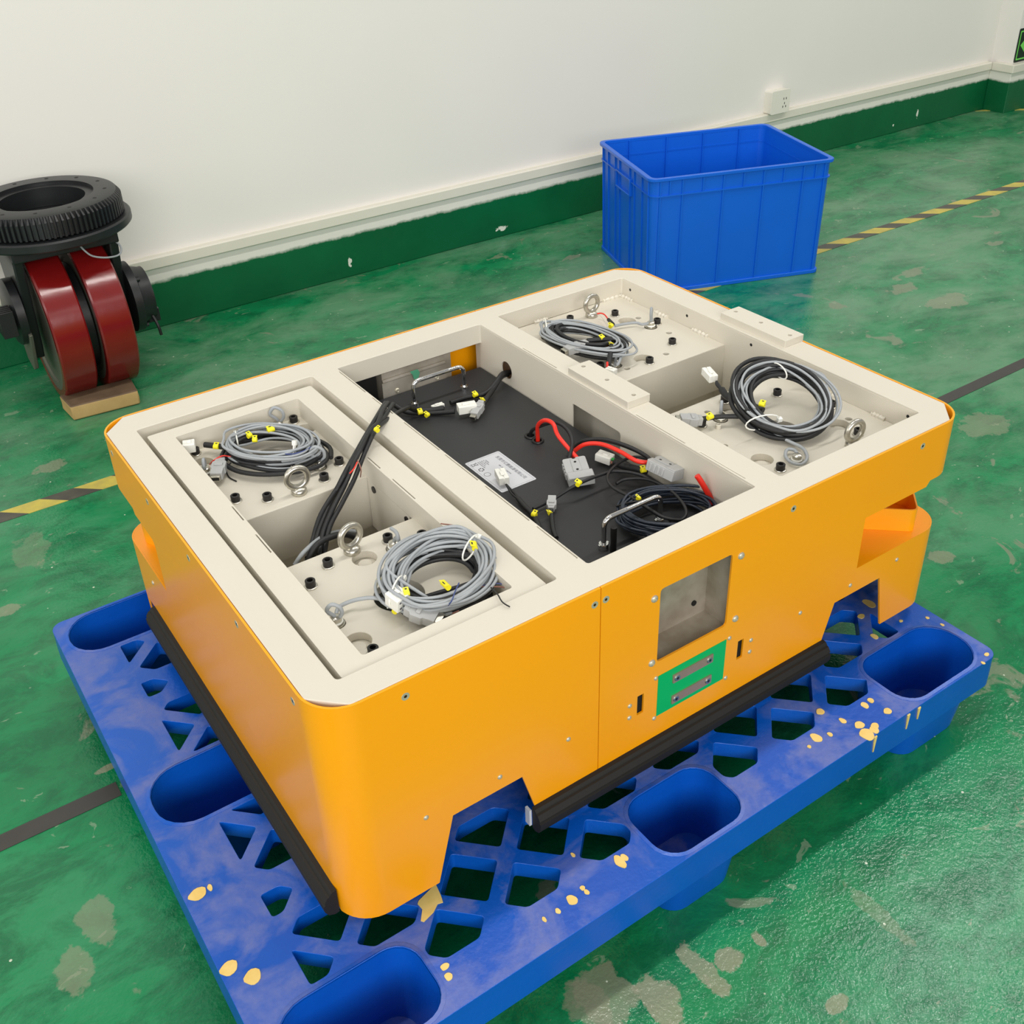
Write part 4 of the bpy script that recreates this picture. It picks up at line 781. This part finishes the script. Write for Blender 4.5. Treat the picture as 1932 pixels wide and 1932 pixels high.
markers(tg, [((0.5815, 0.1775, 0.4460), (1, .2, 0), .004)])
sp_ = thing('signal_plug', 'white nylon plug lying on the silver battery label', 'connector', (.495, .385, BX))
molex(sp_, (0.4790, 0.3740, 0.4240), Vector((0.4876, 0.3982, 0.4240))-Vector((0.4707, 0.3504, 0.4240)), L=.030, wd=.016, face=False)
for o_ in (-1, 1): wire(sp_, ((0.4715, 0.3516, 0.4240), (lambda p: (p[0]+o_*.002, p[1], p[2]))((0.4691, 0.3301, 0.4200)), (0.4685, 0.3129, 0.4180)), .0017, 'black', 'thin_wire')
wire(sp_, ((0.4689, 0.3161, 0.4180), (0.4650, 0.2944, 0.4180), (0.4627, 0.2738, 0.4180), (0.4580, 0.2555, 0.4170), (0.4474, 0.2305, 0.4170)), .0040, 'sleeve', 'sleeved_cable')
wire(sp_, ((0.4692, 0.2788, 0.4200), (0.4909, 0.2798, 0.4200), (0.5088, 0.2779, 0.4240), (0.5430, 0.2676, 0.4400), (0.5948, 0.2689, 0.4380), (0.6181, 0.2625, 0.4360), (0.6358, 0.2359, 0.4360), (0.6424, 0.2054, 0.4340)), .0026, 'sleeve', 'black_cable')
markers(sp_, [((0.4608, 0.2645, 0.4210), (.4, -1, 0), .007), ((0.5425, 0.2658, 0.4420), (1, .5, 0), .009)])
sq_ = thing('signal_plug', 'small grey plug standing near the left rail of the battery bay', 'connector', (0.5011, 0.2782, 0.4120))
dconn(sq_, (0.4953, 0.2689, 0.4240), Vector((0.4983, 0.2728, 0.4300))-Vector((0.4843, 0.2565, 0.4240)), L=.024, wd=.014, th=.010, tip=False); wire(sq_, ((0.4849, 0.2561, 0.4240), (0.4785, 0.2462, 0.4200), (0.4633, 0.2218, 0.4170), (0.4562, 0.2048, 0.4160)), .0034, 'sleeve', 'sleeved_cable')
markers(sq_, [((0.4806, 0.2528, 0.4220), (.3, 1, 0), .006)])
sr_ = thing('signal_plug', 'white plug with green and orange wires between the two grey power plugs', 'connector', (0.6497, 0.3363, 0.4120))
molex(sr_, (0.6375, 0.3228, 0.4240), Vector((0.6306, 0.3339, 0.4260))-Vector((0.6419, 0.3075, 0.4240)), L=.026, wd=.017, face=False)
wire(sr_, ((0.6415, 0.3096, 0.4260), (0.6446, 0.2993, 0.4260)), .0024, 'wgreen', 'green_wire', 1); wire(sr_, ((0.6385, 0.3083, 0.4220), (0.6403, 0.2990, 0.4220)), .0024, 'wbrown', 'orange_wire', 1); wire(sr_, ((0.6409, 0.3023, 0.4240), (0.6437, 0.2804, 0.4260), (0.6473, 0.2600, 0.4300), (0.6494, 0.2408, 0.4340)), .0060, 'sleeve', 'sleeved_cable')
markers(sr_, [((0.6455, 0.2413, 0.4380), (1, -.3, 0), .008)])
st2 = thing('red_lead', 'short red lead rising from the right front corner of the battery bay', 'cable', (0.6919, 0.1352, 0.4120))
wire(st2, ((0.6574, 0.1417, 0.4740), (0.6625, 0.1352, 0.4620), (0.6710, 0.1260, 0.4400), (0.6773, 0.1176, 0.4200)), .0042, 'red', 'lead_jacket', 5, 10)
# ================================================================== crate
CC = Vector((2.139, 1.645, 0)); ang = math.radians(-19.6); CU = Vector((math.cos(ang), math.sin(ang), 0)); CV = Vector((-math.sin(ang), math.cos(ang), 0))
cr_ = thing('storage_crate', 'empty blue plastic crate standing on the floor by the wall', 'crate', CC)
FC = (CC, CU, CV, Vector((0, 0, 1))); H_ = .362
def cring(hx, hy, r, z): return [pt(FC, x, y, z) for x, y in rrect(-hx, hx, -hy, hy, r, 5)]
m = MB(); m.loft([cring(.284, .220, .018, .004), cring(.290, .226, .022, H_-.004), cring(.286, .222, .02, H_-.004), cring(.280, .216, .015, .010)], True, True); mk('tub', m, 'crate', cr_, ang=.5)
m = MB(); m.loft([cring(.288, .224, .02, H_-.010), cring(.300, .2325, .026, H_-.010), cring(.300, .2325, .026, H_), cring(.285, .221, .02, H_), cring(.285, .221, .02, H_-.010)], False, False); mk('rim', m, 'crate', cr_, bev=.0015)
m = MB(); m.loft([cring(.284, .220, .02, H_-.056), cring(.2945, .2305, .026, H_-.056), cring(.2945, .2305, .026, H_-.0525), cring(.284, .220, .02, H_-.0525), cring(.284, .220, .02, H_-.056)], False, False); mk('band', m, 'crate', cr_)
m = MB(); m.loft([cring(.282, .218, .018, .0), cring(.290, .2265, .022, .0), cring(.290, .2265, .022, .012), cring(.282, .218, .018, .012)], True, False); mk('base_lip', m, 'crate', cr_, bev=.0015)
def rib(u0, v0, nx, ny, z0, z1, dpt=.0045, wd=.0018):
    m = MB(); t0 = (z0/H_)*.006
    a = Vector((u0, v0)); n = Vector((nx, ny)); s_ = Vector((-ny, nx))
    def P4(z): o = n*(.006*z/H_); return [pt(FC, *(a+o+s_*wd-n*.003), z), pt(FC, *(a+o-s_*wd-n*.003), z), pt(FC, *(a+o-s_*wd+n*dpt), z), pt(FC, *(a+o+s_*wd+n*dpt), z)]
    m.loft([P4(z0), P4(z1)]); mk('rib', m, 'crate', cr_, smooth=False)
for sgn in (-1, 1):
    for u in (-.265, -.195, -.065, .065, .195, .265): rib(u, sgn*.220, 0, sgn, .010, H_-.008)
    for u in (-.13, 0, .13, -.235, .235): rib(u, sgn*.220, 0, sgn, H_-.054, H_-.008)
    for v in (-.200, -.150, -.085, -.045, .045, .085, .150, .200): rib(sgn*.284, v, sgn, 0, .010, H_-.008)
    # moulded handle frame on the short sides and inner grooves
    m = MB()
    for z0, z1 in ((H_-.100, H_-.094), (H_-.050, H_-.046)): m.box(sgn*.286, sgn*.299, -.06, .06, z0, z1, FC)
    for v0 in (-.062, .058): m.box(sgn*.286, sgn*.299, v0, v0+.004, H_-.100, H_-.046, FC)
    mk('handle_frame', m, 'crate', cr_, bev=.001)
    m = MB()
    for u in (-.195, -.065, .065, .195): m.box(u-.0015, u+.0015, sgn*.2145, sgn*.221, .012, H_-.006, FC)
    m.box(-.279, .279, sgn*.2195, sgn*.2230, H_-.053, H_-.050, FC); mk('inner_ridge', m, 'crate', cr_)
# ================================================================== drive wheel unit
wx, wyc, wr = .226, 2.01, .198
dw = thing('drive_wheel_unit', 'black steering drive wheel unit with two red treads by the wall', 'wheel unit', (wx, wyc, 0))
def tread(x0, x1):
    prof = [(wr-.022, x0), (wr-.004, x0), (wr, x0+.004), (wr, x1-.004), (wr-.004, x1), (wr-.022, x1)]
    F = (Vector((0, wyc, wr+.001)), Vector((0, 1, 0)), Vector((0, 0, 1)), Vector((1, 0, 0)))
    m = MB(); m.lathe(prof, F, 72, False); m.lathe([(wr-.022, x0), (wr-.022, x1)], F, 72, False); t = mk('tread', m, 'tread', dw)
    m = MB(); m.lathe([(.03, x0+.006), (.15, x0+.006), (.155, x0+.001), (wr-.0222, x0+.001), (wr-.0222, x1-.001), (.155, x1-.001), (.15, x1-.006), (.03, x1-.006)], F, 48); mk('wheel_hub', m, 'castgrey', dw)
tread(.131, .213); tread(.241, .323)
FWX = (Vector((0, wyc, wr+.001)), Vector((0, 1, 0)), Vector((0, 0, 1)), Vector((1, 0, 0)))
m = MB(); m.lathe([(.05, .213), (.140, .2135), (.140, .2405), (.05, .241)], FWX, 40); mk('wheel_hub', m, 'castiron', dw)
def forkpl(x0, x1, ylo, bev=.004):
    m = MB(); m.prism([(-.115, .24), (-.05, -.045), (-.035, -.075), (.035, -.075), (.05, -.045), (.115, .24)], [], x0, x1, FWX); return mk('fork_arm', m, 'castiron', dw, bev=bev)
forkpl(.330, .352, 0); forkpl(.098, .122, 0)
m = MB(); m.box(.098, .352, wyc-.125, wyc+.125, .405, .442); mk('fork_crown', m, 'castiron', dw, bev=.004)
m = MB(); m.lathe([(.090, .438), (.196, .438), (.200, .442), (.200, .458), (.196, .462), (.090, .462)], fr((wx-.005, wyc, 0)), 72, False); mk('flange', m, 'castiron', dw, ang=.5)
nt = 90; m = MB(); rings = []
for z in (.466, .505):
    rg = []
    for i in range(nt):
        for da, r in ((0, .178), (.28, .178), (.36, .186), (.78, .186), (.86, .178)):
            a = 2*PI*(i+da)/nt; rg.append((wx-.005+r*math.cos(a), wyc+r*math.sin(a), z))
    rings.append(rg)
m.loft(rings, False, False)
n5 = nt*5
m2 = [(wx-.005+.176*math.cos(2*PI*i/n5), wyc+.176*math.sin(2*PI*i/n5)) for i in range(n5)]
top = [[(x, y, .505) for x, y, z in rings[1]], [(x, y, .518) for x, y in m2], [(wx-.005+(x-wx+.005)*.955, wyc+(y-wyc)*.955, .521) for x, y in m2], [(wx-.005+(x-wx+.005)*.70, wyc+(y-wyc)*.70, .521) for x, y in m2], [(wx-.005+(x-wx+.005)*.70, wyc+(y-wyc)*.70, .512) for x, y in m2], [(wx-.005+(x-wx+.005)*.58, wyc+(y-wyc)*.58, .512) for x, y in m2], [(wx-.005+(x-wx+.005)*.58, wyc+(y-wyc)*.58, .464) for x, y in m2]]
m.loft(top, False, False); m.loft([[(x, y, .466) for x, y, z in rings[0]], [(wx-.005+(x-wx+.005)*.5, wyc+(y-wyc)*.5, .4625) for x, y in m2]], False, False)
gr_ = mk('ring_gear', m, 'castiron', dw, ang=.5)
for i in range(12):
    a = 2*PI*i/12+.2; m = MB(); x, y = wx-.005+.150*math.cos(a), wyc+.150*math.sin(a); m.cyl((x, y, .5208), (x, y, .5213), .005, n=10); mk('bolt_hole', m, 'dark', gr_)
# side motor cover on the right, gearbox on the left
FM = (Vector((0, 1.955, .235)), Vector((0, 1, 0)), Vector((0, 0, 1)), Vector((1, 0, 0)))
m = MB(); m.lathe([(.05, .350), (.092, .352), (.092, .372), (.078, .376), (.070, .400), (.070, .408), (.040, .412)], FM, 40); mo = mk('brake_motor', m, 'castiron', dw, ang=.5)
for a0 in (.5, 2.3, 4.1, 5.6):
    m = MB(); y, z = 1.955+.082*math.cos(a0), .235+.082*math.sin(a0); m.cyl((.372, y, z), (.382, y, z), .007, n=8); mk('motor_bolt', m, 'castiron', mo)
for a0 in (-.6, -.1, .4):
    m = MB(); Fm = fr((.405, 1.955+.06*math.cos(a0-1.6), .235+.06*math.sin(a0-1.6)), (0, 1, 0), (0, 0, 1)); m.box(-.012, .012, -.018, .018, -.02, .012, Fm); mk('motor_lug', m, 'castiron', mo, bev=.002)
wire(mo, ((.395, 1.90, .19), (.400, 1.885, .165), (.402, 1.882, .140)), .004, 'black', 'motor_wire')
FG = (Vector((0, 1.98, .26)), Vector((0, 1, 0)), Vector((0, 0, 1)), Vector((1, 0, 0)))
m = MB(); m.lathe([(.05, .097), (.085, .095), (.085, .075), (.075, .068), (.04, .062)], FG, 32); gb = mk('gearbox_cover', m, 'castiron', dw, ang=.5)
m = MB(); m.box(-.02, .070, 1.93, 2.05, .375, .43); mk('drive_motor', m, 'castiron', dw, bev=.01)
for k in range(5):
    m = MB(); m.box(.030, .065, 1.875+k*.012, 1.880+k*.012, .235, .300); mk('terminal_block', m, 'black', gb, bev=.001)
m = MB(); m.prism([(-.085, -.04), (-.03, -.15), (.0, -.165), (.05, -.15), (.09, .02)], [], .088, .097, FG); mk('cover_plate', m, 'castgrey', dw, bev=.002)
m = MB(); m.mi = 1; p0 = Vector((0.2550, 1.8800, 0.4420)); p1 = Vector((0.2539, 1.8780, 0.4240)); m.cyl(p0, p1, .0035, n=8); m.mi = 0; m.tube([p1, (0.2616, 1.8680, 0.4089), (0.2756, 1.8620, 0.3937), (0.3051, 1.8600, 0.3832), (0.3371, 1.8750, 0.3767), (0.3509, 1.8850, 0.3830), (0.3526, 1.8950, 0.3950), (0.3444, 1.9000, 0.4052)], .0024, 8, 5); mk('sensor_wire', m, ['gcable', 'socket'], dw, ang=1.2)
# wood chock
wd_ = [(.124, 1.821), (.292, 1.806), (.300, 1.890), (.118, 1.906)]
m = MB(); rr = random.Random(2); n = 8; rings = []
m.loft([[(x, y, .0012) for x, y in wd_], [(x+.001, y-.001, .022) for x, y in wd_], [(x, y+.001, .041) for x, y in wd_]], True, True)
chk = mk('wood_block', m, 'wood', bev=.004); tag(chk, 'short rough wooden chock under the red wheel treads', 'block')

# retaining strip with screws, dot film and dark filler at the far end of the bay
m = MB(); m.box(.469, .599, .7312, .7335, .395, .4395); m.tube([(.470, .7325, .4425), (.598, .7325, .4425)], .0035, 10, 1); rs_ = mk('retaining_strip', m, 'steelbox', agv, ang=.6)
for x_ in (.497, .579):
    m = MB(); m.lathe([(.0048, 0), (.0046, .0014), (.003, .0028), (.0015, .002)], fr((x_, .7311, .4185), (1, 0, 0), (0, 0, 1)), 14); mk('pan_head_screw', m, 'screwm', rs_, ang=1.2)
m = MB(); m.prism([(.524, .4475), (.540, .4475), (.5435, .440), (.540, .431), (.534, .4275), (.530, .433), (.529, .440)], [], .0050, .0056, fr((0, .7335, 0), (1, 0, 0), (0, 0, 1))); mk('dot_film', m, 'gdot', agv)
m = MB(); m.box(.388, .4685, .752, .756, .30, .4600); mk('dark_filler', m, 'dark', agv)  # plain dark plate added to keep the bay's far left end dark
